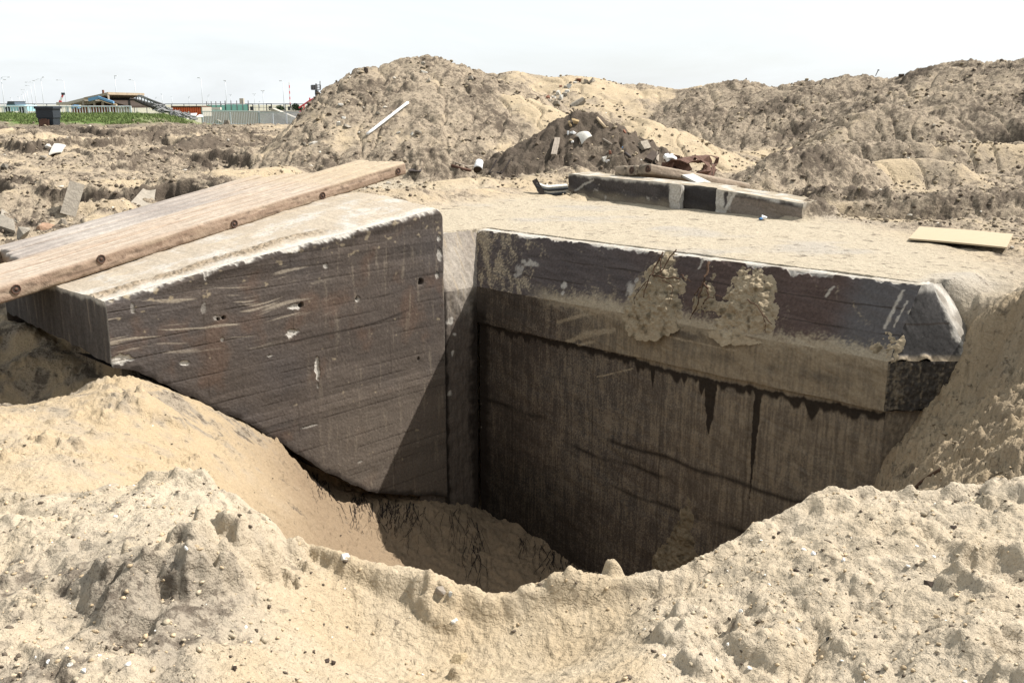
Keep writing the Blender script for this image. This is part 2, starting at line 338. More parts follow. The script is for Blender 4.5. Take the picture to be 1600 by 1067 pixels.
def height(X, Y, full=False):
    X = np.asarray(X, np.float64); Y = np.asarray(Y, np.float64)
    yb = Yb(X)
    wd = np.where((X > -5.8) & (X < 4.35), .02, np.clip(np.maximum(-5.8-X, X-4.35)*1.5+.02, .02, .9))
    t = ss(-1, 1, (Y-yb)/wd)
    kf = (t < 1)
    z = np.zeros(X.shape); col = np.zeros(X.shape+(4,), np.float32)
    # ---- pit side
    x = X[kf]; y = Y[kf]
    near = ss(6.5, 4.2, y)                                  # the berm in the foreground
    zf = front_base(x, y)
    spur = x-.45-.05*(y-3)
    right = ss(-.06, .12, spur)*ss(6, 4.6, y)
    leftm = ss(-.75, -1.15, x)*near
    scoop = near*(1-right)*(1-leftm)
    dune = ss(5.2, 6.2, y)
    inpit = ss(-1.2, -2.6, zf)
    bankr = ss(2.4, 3.2, x)*ss(4.9, 5.8, y)
    zf = zf+.05*fbm(x*1.1, y*1.1, 3, 61)*(.4+.6*dune+.5*leftm)+.028*fbm(x*3.2, y*3.2, 3, 65)*(.5+.8*right+.8*leftm)
    dy = ycrest(x)-y+.03*fbm(x*2, y*2, 2, 67)+.012*perlin(x*16, y*16, 68)
    zf = zf-(.075*scoop+.05*right+.03*leftm)*ss(-.01, .07, dy)*ss(.9, .12, dy)-.22*ss(.0, .45, -dy)*ss(1.6, .5, -dy)
    zf = zf-.42*np.exp(-((x+4.95)/.85)**2-((y-9.35)/.6)**2)
    wx = x+.05*perlin(x*5, y*5, 2); wy = y+.05*perlin(x*5, y*5, 4)
    blot = ss(-.2, .3, fbm(x*1.4, y*1.4, 3, 71)); bl2 = ss(-.1, .35, fbm(x*2.6, y*2.6, 3, 73))
    lump_l = leftm*ss(.0, .35, fbm(x*1.0, y*1.0, 3, 75)+.15)
    gully = ss(1.9, 2.8, -x)*dune
    zf = zf+(right*.062*(.4+.6*blot)+lump_l*.06+bankr*.13+scoop*.012+dune*.02+gully*.055*bl2+inpit*.05)*(billow(wx*3.1, wy*3.1, 3, 3)-.35)
    zf = zf+(right*.021*(.35+.65*bl2)+lump_l*.018*(.3+.7*bl2)+bankr*.05+scoop*.010+dune*.010+gully*.028*bl2+inpit*.025)*(billow(wx*12, wy*12, 3, 5)-.35)
    zf = zf+(right*.0085+leftm*.007+bankr*.012+scoop*.010+dune*.006+gully*.012*bl2+inpit*.01)*(billow(wx*34, wy*34, 2, 7)-.35)
    zf = zf+(.017*right+.012*leftm+.010*scoop+.03*bankr)*lumps(wx*9, wy*9, 5, .05, .45)*ss(.0, .3, fbm(x*4, y*4, 2, 77))+.0025*perlin(x*52, y*52, 85)*near
    # clods and spikes of the foreground rim, each at its place
    for px, py, zz, r, hh, sh in KNOBS:
        kx, ky, _ = atZ(px, py, zz)
        g = np.hypot((x-kx), (y-ky)*1.0)/r
        kk = g < 1.6
        if kk.any():
            gg = g[kk]*(1+.45*perlin(x[kk]*7, y[kk]*7, 3)+.22*perlin(x[kk]*18, y[kk]*18, 4))
            zf[kk] += (hh*.8)*ss(1.05, .15, gg**sh)
    z[kf] = zf
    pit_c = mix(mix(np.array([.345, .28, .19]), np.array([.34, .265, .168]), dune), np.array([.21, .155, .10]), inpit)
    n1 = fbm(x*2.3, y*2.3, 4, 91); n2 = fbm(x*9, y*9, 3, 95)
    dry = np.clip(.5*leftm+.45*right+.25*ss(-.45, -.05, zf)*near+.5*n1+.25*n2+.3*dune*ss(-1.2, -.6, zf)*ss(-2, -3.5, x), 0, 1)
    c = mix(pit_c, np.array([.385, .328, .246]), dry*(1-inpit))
    wingfoot = ss(-2.4, -3.2, x)*dune*ss(7.4, 8.4, y)
    gritty = np.clip(.95*leftm*ss(3.9, 3.0, y)*ss(-.15, .35, n1+.12)+.5*leftm*ss(.05, .45, n2)+.9*wingfoot*ss(-.25, .35, n1+.5*n2)+.45*dune*ss(.05, .45, n1+.4*n2)*ss(-2, -3, zf*0+x)+.25*ss(.25, .6, n2)*(right+dune), 0, 1)
    c = mix(c, np.array([.215, .185, .145]), gritty*.75)
    c = mix(c, np.array([.215, .172, .118]), bankr*.75*(.6+.4*blot))
    c = mix(c, np.array([.34, .265, .17]), scoop*.45*ss(.0, .5, -n1+.2))
    c = mix(c, np.array([.05, .042, .032]), ss(.5, .72, fbm(x*19, y*19, 3, 99)+.22*gritty)*.8*(.5+.5*gritty))
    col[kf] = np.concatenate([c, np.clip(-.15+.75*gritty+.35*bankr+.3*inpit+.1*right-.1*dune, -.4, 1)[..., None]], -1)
    # ---- deck side
    kb = (t > 0)
    x = X[kb]; y = Y[kb]
    zb, soil, rough, q = back(x, y); left = ss(-3, -6, x)
    far = ss(14, 24, y)
    wx = x+.12*perlin(x*2, y*2, 2); wy = y+.12*perlin(x*2, y*2, 4); pn = fbm(x*.55, y*.55, 3, 171); dirt = .18+.95*ss(.25, 1.0, soil+.8*pn)
    zb = zb+rough*dirt*(far*(.14-.09*left)*(billow(wx*.9, wy*.9, 3, 4)-.35)+.10*(billow(wx*2.6, wy*2.6, 3, 6)-.35)+.05*(billow(wx*7, wy*7, 2, 8)-.3)+.04*fbm(x*2.3, y*2.3, 4, 111))+rough*ss(27, 32, y)*.24*(1-.6*left)*fbm(x*.33, y*.33, 3, 113)
    gully = np.abs(perlin(x*1.1+.4*perlin(x*.7, y*.7, 3), y*.35, 121)); zb = zb-.10*rough*far*ss(.12, 0, gully)
    deckn = fbm(x*1.7, y*1.7, 4, 131)
    zb = zb+(1-rough)*(.012+.016*deckn+.006*lumps(x*9, y*9, 3)*ss(0, .4, deckn)+.012*lumps(x*6, y*6, 2, .05, .3)*ss(.2, .5, fbm(x*.9, y*.9, 2, 135)))
    z[kb] = zb*1.0 if kb.all() else np.where(t[kb] >= 1, zb, z[kb]*(1-t[kb])+zb*t[kb])
    n1 = fbm(x*1.3, y*1.3, 4, 141); n2 = fbm(x*5, y*5, 3, 145)
    so = soil+.75*pn+.55*fbm(x*.2, y*.3, 3, 173)*ss(20, 26, y)+.4*n1+.35*n2
    S = np.array([.355, .285, .19]); G = np.array([.275, .226, .165]); K = np.array([.082, .067, .052])
    c = mix(mix(S, G, ss(.0, .7, so)), K, ss(1.0, 1.75, so)*.85)
    c = mix(c, np.array([.07, .055, .042]), ss(.38, .62, fbm(x*3.4, y*3.4, 3, 151)+.12*(so-.5))*.65*rough)
    c = mix(c, np.array([.37, .32, .24]), ss(.3, .7, fbm(x*.9, y*1.6, 4, 155))*.5*rough*ss(1.0, .3, so))
    dk = mix(np.array([.345, .298, .222]), np.array([.315, .283, .232]), ss(.05, .4, fbm(x*.55+y*.4, y*.7-x*.35, 4, 161)))
    dk = mix(dk, np.array([.22, .175, .12]), ss(.36, .55, fbm(x*5, y*5, 3, 165))*.55)
    c = mix(dk, c, rough)
    tr = ss(.9, .4, segdist(x, y, TRENCH)); c = mix(c, np.array([.19, .15, .105]), tr*.6)
    grass = ss(-16.5, -19, x+.6*n1)*ss(45.6, 46.6, y+1.2*n1)
    c = mix(c, np.array([.10, .15, .045]), grass)
    mud = ss(-11, -14, x)*ss(39, 42, y)*(1-grass); c = mix(c, np.array([.13, .11, .085]), mud*.8)
    c = np.concatenate([c, np.clip((.05+.62*so)*rough+(1-rough)*.15, -.3, 1.1)[..., None]*(1-grass)[..., None]], -1)
    col[kb] = col[kb]*(1-t[kb])[:, None]+c*t[kb][:, None]
    ee = ss(74, 82, Y); z = z*(1-ee)-.9*ee
    return (z, col) if full else z
KNOBS = [  # photo column, row, z, radius, height, profile power
 (955, 893, -.2, .055, .10, 1.2), (306, 748, -.1, .10, .05, 2), (395, 845, -.02, .20, .11, 3), (345, 868, 0, .22, .08, 3), (425, 878, -.05, .10, -.08, 2), (405, 890, -.05, .07, -.05, 2), (205, 985, -.02, .09, -.06, 2), (335, 905, 0, .06, -.05, 2), (1560, 895, .05, .16, -.07, 2), (1500, 880, .05, .10, -.05, 2), (1590, 1010, .1, .12, -.06, 2),
 (300, 905, .0, .14, .07, 3), (265, 890, 0, .2, .08, 3), (190, 930, -.03, .18, .06, 2), (200, 960, -.03, .12, .05, 3), (440, 850, -.1, .12, .05, 2), (715, 1025, -.28, .05, .05, 2),
 (690, 915, -.17, .09, .06, 2), (660, 905, -.17, .06, .05, 2), (1080, 965, -.12, .10, .08, 2), (1060, 990, -.12, .08, .05, 2), (1290, 790, -.02, .12, .04, 2), (1190, 838, -.1, .08, .05, 2),
 (1520, 905, .05, .12, .06, 3), (1480, 912, .05, .06, .05, 2), (1575, 770, .08, .14, .07, 3), (1600, 1050, .1, .08, .06, 2), (1560, 985, .08, .14, .05, 3),
 (1100, 1040, -.1, .10, .05, 2), (1220, 1020, -.1, .12, .05, 2), (1180, 1010, -.1, .1, .04, 2), (870, 903, -.18, .05, .03, 2), (900, 905, -.18, .04, .03, 2), (820, 903, -.18, .05, .02, 2), (740, 905, -.18, .05, .02, 2),
 (60, 790, -.2, .12, .03, 2), (170, 770, -.15, .10, .04, 2), (140, 680, -.75, .2, .08, 2), (100, 690, -.75, .15, .05, 2), (245, 625, -.9, .25, .07, 2), (1390, 820, 0, .1, .03, 2)]
def hit(px, py, y0=2.0, y1=79.0, n=1400):
    rx, rz = ray(px, py); Y = np.exp(np.linspace(math.log(y0), math.log(y1), n)); X = rx*Y; Z = EYE+rz*Y
    g = height(X, Y) > Z
    i = int(np.argmax(g)) if g.any() else n-1
    return np.array([X[i], Y[i], Z[i]])
# ground sheet
nr = int(1250*RES); ncol = int(1450*RES)
yy = np.concatenate([np.linspace(-.6, 1.5, 14)[:-1], np.exp(np.linspace(math.log(1.5+.35), math.log(84+.35), nr))-.35])
uu = np.linspace(-1.06, 1.06, ncol)
GYv, GU = np.meshgrid(yy, uu, indexing='ij'); GXv = GU*(GYv+2.2)
GZ, GC = height(GXv.ravel(), GYv.ravel(), True)
edge = ss(.98, 1.06, np.abs(GU.ravel())); GZ = GZ*(1-edge*ss(45, 60, GYv.ravel()))-.9*edge*ss(45, 60, GYv.ravel())
R_, Cn = GYv.shape
ii = np.arange(R_*Cn).reshape(R_, Cn)
FQ = np.stack([ii[:-1, :-1].ravel(), ii[:-1, 1:].ravel(), ii[1:, 1:].ravel(), ii[1:, :-1].ravel()], 1)
ground = mesh('ground', np.stack([GXv.ravel(), GYv.ravel(), GZ], 1), FQ, SAND, col=GC, smooth=True)
tag(ground, 'excavated sandy ground with heaps and a pit', kind='structure')
del GC, FQ
# far ground to the horizon: a ring of four sheets joined round the near ground
xo = 1.06*(yy[0]+2.2); xf = 1.06*(yy[-1]+2.2)
ring_in = [(-xo, yy[0]), (xo, yy[0]), (xf, yy[-1]), (-xf, yy[-1])]; ring_out = [(-5000, -3000), (5000, -3000), (5000, 7000), (-5000, 7000)]
zi = [-.8]*4
V = [(x, y, -1.0) for x, y in ring_in]+[(x, y, -1.0) for x, y in ring_out]
fg = mesh('far_ground', V, [(k, 4+k, 4+(k+1) % 4, (k+1) % 4) for k in range(4)], FARG); tag(fg, 'flat far ground reaching the horizon', kind='structure')
#--PART2--
# ------------------------------------------------------------------ bunker
def P3(xy, z): return np.array([xy[0], xy[1], z], float)
def onpl(px, py, P, n):
    rx, rz = ray(px, py); d = np.array([rx, 1, rz]); o = np.array([0, 0, EYE])
    return o+d*np.dot(np.asarray(P)-o, n)/np.dot(d, n)
class Sheets:
    """fine grids laid side by side into one mesh, each with its own relief and stains"""
    def __init__(s): s.V = []; s.F = []; s.C = []; s.n = 0
    def grid(s, P, col):
        a, b = P.shape[:2]; i = np.arange(a*b).reshape(a, b)+s.n
        s.V.append(P.reshape(-1, 3)); s.C.append(np.broadcast_to(col, P.shape).reshape(-1, 3)); s.n += a*b
        s.F.append(np.stack([i[:-1, :-1].ravel(), i[1:, :-1].ravel(), i[1:, 1:].ravel(), i[:-1, 1:].ravel()], 1)); return s
    def build(s, name, M, parent, smooth=True):
        return mesh(name, np.concatenate(s.V), np.concatenate(s.F), M, parent, col=np.concatenate(s.C), smooth=smooth)
def quad(bl, br, tr, tl, nu, nv):
    nu = max(2, int(nu*RES)); nv = max(2, int(nv*RES))
    u = np.linspace(0, 1, nu)[:, None, None]; v = np.linspace(0, 1, nv)[None, :, None]
    P = (bl*(1-u)+br*u)*(1-v)+(tl*(1-u)+tr*u)*v
    return P, np.broadcast_to(u[..., 0], P.shape[:2]), np.broadcast_to(v[..., 0], P.shape[:2])
def edgefade(u, v, k=.03): return np.minimum(np.minimum(u, 1-u)/k, np.minimum(v, 1-v)/k).clip(0, 1)
def wob(P, a=.012, f=7):                         # shared rough offset, so that neighbouring sheets stay joined
    s = P[..., 0]*1.3+P[..., 1]; t = P[..., 2]+.37*P[..., 0]
    return np.stack([fbm(s*f, t*f, 3, 201), fbm(s*f, t*f, 3, 205), fbm(s*f, t*f, 3, 209)], -1)*a
DKB = np.array([.076, .062, .051]); DKG = np.array([.062, .055, .049]); SNDY = np.array([.27, .22, .155]); LIME = np.array([.40, .375, .33]); TARDARK = np.array([.016, .0125, .010]); RUSTY = np.array([.105, .064, .043])
ZC, ZB, ZT, ZL = 0.0, -.70, -1.20, -4.7
Q1 = Cb; Q2 = Cb+5.68*m; Q3 = Q2+np.array([.82, .02]); Q4 = Q3+3.0*w; Q0 = Cb-1.1*w
D0 = Q0-.42*m; D3 = np.array([4.12, 9.26]); D4 = D3+3.0*w
nmain = np.array([-w[0], -w[1], 0]); nwing = np.array([m[0], m[1], 0])
bunker = empty('bunker', P3(Cb+2.8*m+1.5*w, -4.2), 'dark tarred concrete bunker half dug out of the sand pit', 'bunker')
# --- lines and marks read off the photograph, as distances along the wall and heights
def sz(px, py): P, t = onmain(px, py); return t, P[2]
DRIPL = [sz(*q) for q in [(745, 500), (790, 518), (850, 530), (900, 541), (985, 563), (1080, 590), (1200, 613), (1260, 626), (1325, 640), (1385, 650)]]
DRIPS = [(sz(1016, 580)[0], .035, .26), (sz(1107, 600)[0], .075, .66), (sz(1093, 600)[0], .05, .22), (sz(1065, 600)[0], .05, .12), (sz(822, 540)[0], .05, .13), (sz(795, 530)[0], .06, .1),
         (sz(1235, 640)[0], .05, .12), (sz(1265, 640)[0], .09, .22), (sz(1330, 650)[0], .09, .12), (sz(1180, 640)[0], .03, .9), (sz(1172, 720)[0], .03, 1.3)]
STREAKS = [([sz(*q) for q in a], r) for a, r in [([(822, 461), (870, 468), (935, 489)], .022), ([(872, 503), (905, 494), (955, 484)], .028), ([(884, 535), (915, 523), (960, 515)], .035), ([(900, 540), (930, 533)], .02),
           ([(930, 590), (985, 577)], .010), ([(1000, 516), (1060, 530), (1150, 548)], .012)]]
def dripz(s): return np.interp(s, [a for a, b in DRIPL], [b for a, b in DRIPL])
def main_col(s, z, low):
    streak = .62*fbm(s*34, z*1.8, 3, 221)+.6*fbm(s*9, z*4, 4, 223); grain = fbm(s*60, z*44, 2, 225); big = fbm(s*.7, z*.9, 4, 229)
    c = mix(DKB, DKG, ss(-.3, .3, big)); c = c*(1+.42*streak[..., None]+.35*grain[..., None]+.35*big[..., None])
    sandy = np.clip(ss(.05, .5, streak*.6+grain*.5+.35*big+.18), 0, 1)*(.55 if low else .6)
    c = mix(c, np.array([.195, .158, .112]), sandy)
    rightbrown = ss(2.2, 4.2, s)*ss(-3.8, -1.6, z); c = mix(c, np.array([.205, .168, .12]), rightbrown*(.35+.5*ss(-.2, .4, streak)))  # browner and lighter towards the upper right
    for zz, seed in [(-1.72, 1), (-2.3, 2), (-2.55, 3), (-2.9, 4), (-3.35, 5)]:
        ln = z-(zz+.05*perlin(s*1.5, s*0, 230+seed)-.02*s)
        c = mix(c, TARDARK, np.exp(-(ln/.03)**2)*ss(.0, .45, perlin(s*1.1, s*0+zz, 240+seed))*.8)
    dark = ss(-2.5, -3.6, z)*ss(2.9, 1.2, s); c = c*(1-.55*dark[..., None])*(1-.28*ss(1.6, .2, s+.4*big))[..., None]  # deeper shade painted into the wall's lower left corner and left end
    for x0 in (.62, 2.02, 3.05, 4.2):
        c = mix(c, TARDARK*1.6, np.exp(-((s-x0-.012*perlin(z*3, z*0, 3))/.012)**2)*.5)
    c = mix(c, TARDARK, ss(.24, .09, s+.07*perlin(z*6, s*3, 247)+.04*perlin(z*19, s*9, 248))*.94*ss(-.72, -1.0, z))  # near-black band along the inner corner
    c = mix(c, np.array([.3, .28, .24]), ss(.62, .72, fbm(s*17, z*17, 2, 249))*ss(.3, .05, s)*.8)
    dz = dripz(s)+.02*perlin(s*8, s*0, 250)+.012*perlin(s*24, s*0, 251)
    ln = .045+.05*ss(-.2, .5, perlin(s*6, s*0, 252))+.07*np.maximum(0, perlin(s*16, s*0, 253))
    for x0, hw, L in DRIPS: ln = np.maximum(ln, L*(np.clip(1-np.abs(s-x0+.01*perlin(z*9, z*0, 9))/hw, 0, 1)**.5))
    below = dz-z; wet = ss(-.025, .0, below)*ss(.02, -.03, below-ln)
    c = mix(c, np.array([.017, .013, .010]), wet*.93)
    up = ss(.0, .04, -below)
    c = mix(c, np.array([.215, .175, .12]), up*ss(1.4, 2.6, s)*(.45+.4*ss(-.3, .3, streak))*ss(.0, .06, -below))
    c = mix(c, np.array([.05, .043, .037]), up*ss(.25, .08, np.abs(z+.86))*ss(.0, .5, fbm(s*.9, z*2, 3, 256)+.3*ss(1.5, .3, s))*.8)
    for pts, r in STREAKS:
        d = segdist(s, z, pts)+.9*r*fbm(s*11, z*17, 4, 258)+.5*r*fbm(s*3, z*5, 2, 257); c = mix(c, np.array([.26, .218, .155]), ss(r*1.3, r*.4, d)*(.55+.4*ss(-.2, .3, grain)))
    lip = ss(.13, .0, np.abs(z-ZB)+.09*fbm(s*5, z*9, 3, 259)+.10*fbm(s*26, z*16, 3, 260)); c = mix(c, np.array([.25, .21, .15]), lip*ss(.8, 1.7, s+.3*fbm(s*4, z*4, 2, 262))*.75)
    return c
def sv(px, py):                                  # a spot on the sloping edge: distance along it and share of its height
    P0 = P3(Q1, ZB); n = np.cross(np.append(m, 0), P3(D1, 0)-P0); p = onpl(px, py, P0, n)
    return np.dot(p[:2]-Cb, m), (p[2]-ZB)/-ZB
def chamf_col(s, v):
    n = fbm(s*1.2, v*1.2, 4, 261); st = fbm(s*2.2+v*.5, v*14, 3, 265); g = fbm(s*32, v*26, 3, 269)
    c = mix(np.array([.068, .057, .054]), np.array([.07, .05, .043]), ss(1.8, 3.6, s+1.2*n)); c = c*(1+.35*st[..., None]+.25*g[..., None])
    c = mix(c, np.array([.085, .083, .083]), ss(4.9, 5.3, s)*.8)
    lines = np.minimum(np.minimum(np.abs(v-.33-.02*perlin(s*2, s*0, 3)), np.abs(v-.66-.02*perlin(s*2, s*0, 4))), 9)
    c = mix(c, TARDARK*2, ss(.014, .004, lines)*ss(-.3, .3, perlin(s*1.6, v*3, 5))*.8)
    sm = ss(.05, .5, fbm((s+.45*v)*7+.8*fbm(s*4, v*3, 2, 270), v*2.2, 4, 271)+.3*g+.55*ss(1.15, .2, s)-.28+.35*ss(.5, .0, v)*ss(.4, .8, s)*ss(3.6, 2.2, s))
    c = mix(c, np.array([.30, .25, .175]), sm*(.45+.5*ss(-.1, .3, g)))
    c = mix(c, np.array([.31, .26, .18]), ss(.24, .06, v+.16*n+.14*g+.1*fbm(s*11, v*7, 3, 268))*ss(.7, 1.5, s+.4*n)*.75)
    st3 = ss(.0, .45, .55-np.abs(s-2.75-.12*n)/1.1+.6*fbm(s*7, v*4, 4, 267)+.35*g-.55*v); c = mix(c, np.array([.225, .185, .13]), st3*.7)
    for px, py, ra, rb, k in [(827, 411, .16, .05, .8), (812, 421, .07, .09, .6), (806, 432, .05, .06, .5), (881, 446, .05, .05, .9), (879, 458, .03, .03, .8), (994, 438, .03, .05, .6), (985, 452, .06, .10, .7), (1022, 425, .03, .06, .5)]:
        s0, v0 = sv(px, py); c = mix(c, LIME*.85, ss(1.15, .5, np.hypot((s-s0)/ra, (v-v0)/rb*.8)+1.0*fbm(s*13, v*11, 4, 275))*k)
    for a, b, wd_ in [((1411, 455), (1381, 512), .016), ((1418, 470), (1396, 510), .008), ((1452, 468), (1421, 488), .018), ((1302, 448), (1290, 462), .012), ((1100, 402), (1092, 420), .012)]:
        d = segdist(s, v, [sv(*a), sv(*b)])+.018*fbm(s*20, v*14, 3, 277); c = mix(c, np.array([.36, .33, .28]), ss(wd_*1.6, wd_*.5, d)*.8)
    rim = ss(.0, .06, v-.965+.12*fbm(s*3.2, v*2, 4, 279)+.05*fbm(s*17, v*9, 3, 280)); c = mix(c, LIME, rim*.85)
    return c
slab = Sheets()
def add_main(bl, br, tr, tl, nu, nv, low=False, sgn=nmain):
    P, u, v = quad(bl, br, tr, tl, nu, nv); s = (P[..., 0]-Cb[0])*m[0]+(P[..., 1]-Cb[1])*m[1]; z = P[..., 2]
    ef = edgefade(u, v, .02)
    d = .012*fbm(s*3, z*3, 4, 281)+.006*fbm(s*24, z*9, 3, 285)+.006*lumps(s*22, z*14, 3)*ss(.0, .4, fbm(s*2, z*2, 2, 287))
    P = P+wob(P)+sgn*(d*ef)[..., None]
    return P, s, z, u, v
P, s, z, u, v = add_main(P3(Q1, ZB), P3(Q2, ZB), P3(D2, ZC), P3(D1, ZC), 620, 110, sgn=np.array([-.45, -.5, .6]))
chip = ss(.0, .05, v-.965+.12*fbm(s*3.2, v*2, 4, 279)+.05*fbm(s*17, v*9, 3, 280)); P = P-np.array([0, 0, .018])*chip[..., None]
slab.grid(P, chamf_col(s, v))
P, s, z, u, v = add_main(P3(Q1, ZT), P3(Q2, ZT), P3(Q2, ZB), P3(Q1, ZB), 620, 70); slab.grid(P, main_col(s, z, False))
# inner panel beside the wing wall
def panel_col(a, z, v, ch):
    n = fbm(a*2, z*2, 4, 291); g = fbm(a*30, z*30, 3, 295); st = fbm(a*22, z*2.2, 3, 297)
    c = mix(np.array([.19, .165, .138]), np.array([.27, .24, .2]), ss(-.3, .4, n+.4*g)); c = mix(c, np.array([.28, .225, .15]), ss(.1, .5, st)*.5)
    lowmix = ss(-.55, -1.25, z+.25*n); c = mix(c, DKB*1.05*(1+.4*st[..., None]), lowmix*.95 if not ch else 0*lowmix)
    seam = ss(.07, .02, np.abs(a-.60)+.03*perlin(z*7, z*0, 3)); c = mix(c, TARDARK, seam*.9*ss(-.4, -.8, z))
    c = mix(c, TARDARK, ss(.20, .05, a+.08*perlin(z*5, a*4, 301)+.04*perlin(z*17, a*9, 302))*ss(-.5, -1.0, z)*.9)  # near-black towards the inner corner, lower part only
    for a0, z0, r in [(.5, -1.1, .06), (.46, -1.55, .045), (.52, -2.1, .05), (.42, -1.3, .03)]: c = mix(c, LIME*.9, ss(1.2, .5, np.hypot((a-a0)*.9, z-z0)/r*1.2+1.0*fbm(a*14, z*14, 3, 303)))
    return c
for bl, br, tr, tl, nv, ch in [(P3(Q0, ZB), P3(Q1, ZB), P3(D1, ZC), P3(D0, ZC), 110, True), (P3(Q0, ZL), P3(Q1, ZL), P3(Q1, ZB), P3(Q0, ZB), 320, False)]:
    P, u, v = quad(bl, br, tr, tl, 110, nv); a = -((P[..., 0]-Cb[0])*w[0]+(P[..., 1]-Cb[1])*w[1]); z = P[..., 2]
    P = P+wob(P)+nwing*(edgefade(u, v)*(.012*fbm(a*6, z*6, 4, 305)))[..., None]
    slab.grid(P, panel_col(a, z, v, ch))
# right-hand end, turned away at half a right angle
def end_col(x, z, up):
    n = fbm(x*3, z*3, 4, 311); g = fbm(x*26, z*26, 3, 315); st = fbm(x*26, z*3, 3, 317)
    if up:
        c = np.array([.050, .047, .045])*(1+.35*n+.35*g)[..., None]; c = mix(c, TARDARK*2, ss(.012, .004, np.abs(z+.36+.015*perlin(x*5, x*0, 3)))*.8)
        c = mix(c, LIME*.6, ss(.55, .7, fbm(x*9, z*22, 3, 319))*.5)
    else:
        c = np.array([.05, .044, .038])*(1+.4*n+.5*g)[..., None]; c = mix(c, np.array([.17, .14, .10]), ss(-.05, .5, .6*g+.7*st+.5*n+.25*ss(4.0, 3.6, x))*.75)
    return c
P, u, v = quad(P3(Q2, ZB), P3(Q3, ZB), P3(D3, ZC), P3(D2, ZC), 110, 110); P = P+wob(P)*(1-.7*edgefade(u, v, .1))[..., None]
c = end_col(P[..., 0], P[..., 2], True); rim = ss(.86, .99, u+.10*fbm(P[..., 2]*9, v*0, 3, 321)+.05*fbm(P[..., 2]*30, u*20, 2, 323)); c = mix(c, LIME*.9, rim); rim = ss(.86, .97, v+.08*fbm(P[..., 0]*8, v*0, 3, 322)); c = mix(c, LIME, rim*.8)
sn = ss(.10, .0, v-.05*lumps(u*6, v*0+.5, 3)); c = mix(c, SNDY*1.1, sn); P = P+np.array([0, -.05, .05])*(sn*lumps(u*7, v*2, 5)*1.3)[..., None]; slab.grid(P, c)
P, u, v = quad(P3(Q2, ZT), P3(Q3, ZT), P3(Q3, ZB), P3(Q2, ZB), 110, 70); P = P.copy(); P[..., 2] += ((1-v)**2*(.05*fbm(P[..., 0]*5, P[..., 0]*0, 3, 326)+.10*u**2)*ss(0, .08, u))
P = P+wob(P)+np.array([0, -1, 0])*(edgefade(u, v)*(.02*lumps(P[..., 0]*22, P[..., 2]*18, 3)+.01*fbm(P[..., 0]*20, P[..., 2]*9, 3, 325)))[..., None]; slab.grid(P, end_col(P[..., 0], P[..., 2], False))
for a, b, c_, d in [(P3(Q3, ZB), P3(Q4, ZB), P3(D4, -.4), P3(D3, ZC)), (P3(Q3, ZT), P3(Q4, ZT), P3(Q4, ZB), P3(Q3, ZB))]:
    P, u, v = quad(a, b, c_, d, 150, 50); P = P+wob(P); slab.grid(P, mix(np.array([.2, .18, .15]), LIME, ss(.0, .4, fbm(P[..., 1]*3, P[..., 2]*3, 3, 331))))
# underside lip and the deck
LW = .05
L0 = Q0; L1 = Cb-nmain[:2]*LW; L2 = Q2-nmain[:2]*LW+np.array([-.0, .0]); L3 = Q3+np.array([0, .06])
for a, b, c_, d in [(P3(L1, ZT), P3(L2, ZT), P3(Q2, ZT), P3(Q1, ZT)), (P3(L2, ZT), P3(L3, ZT), P3(Q3, ZT), P3(Q2, ZT))]:
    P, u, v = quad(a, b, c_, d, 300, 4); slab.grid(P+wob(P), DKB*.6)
def deck_col(P):
    n = fbm(P[..., 0]*2.5, P[..., 1]*2.5, 4, 335); g = fbm(P[..., 0]*14, P[..., 1]*14, 3, 337)
    return mix(np.array([.33, .295, .24]), LIME*1.0, ss(-.25, .3, n+.4*g))
inn = lambda a, k=.7: a
I1 = D1+.6*w-.6*m; I2 = D2+.6*w-.1*m; I3 = D3+.5*w-.45*m; I0 = D0-.6*m; I4 = D4-.45*m
for a, b, c_, d, nu in [(D0, D1, I1, I0, 90), (D1, D2, I2, I1, 560), (D2, D3, I3, I2, 40)]:
    P, u, v = quad(P3(a, 0), P3(b, 0), P3(c_, 0), P3(d, 0), nu, 50); P = P+wob(P); chip = ss(.05, .0, v-.04*fbm(P[..., 0]*4, P[..., 1]*4, 3, 339)); P = P-np.array([0, 0, .018])*chip[..., None]*(nu > 500); slab.grid(P, deck_col(P))
B1 = I1+4.2*w; B2 = I3+3.4*w-1.4*m
P, u, v = quad(P3(I1, -.15), P3(I2, -.15), P3(B2, -.25), P3(B1, -.25), 200, 150); slab.grid(P, deck_col(P))
tag(slab.build('roof_slab', CONC, bunker), 'dark chamfered roof slab with a pale chipped rim')
low = Sheets()
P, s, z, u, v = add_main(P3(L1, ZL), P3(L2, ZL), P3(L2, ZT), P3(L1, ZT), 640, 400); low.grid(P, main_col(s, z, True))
P, u, v = quad(P3(L2, ZL), P3(L3, ZL), P3(L3, ZT), P3(L2, ZT), 90, 260); P = P+wob(P); low.grid(P, mix(DKB, SNDY, .25+.4*ss(-.2, .4, fbm(P[..., 0]*30, P[..., 2]*14, 3, 341))))
tag(low.build('outer_wall', CONC, bunker), 'shaded wall with wet drip stains below the roof slab')
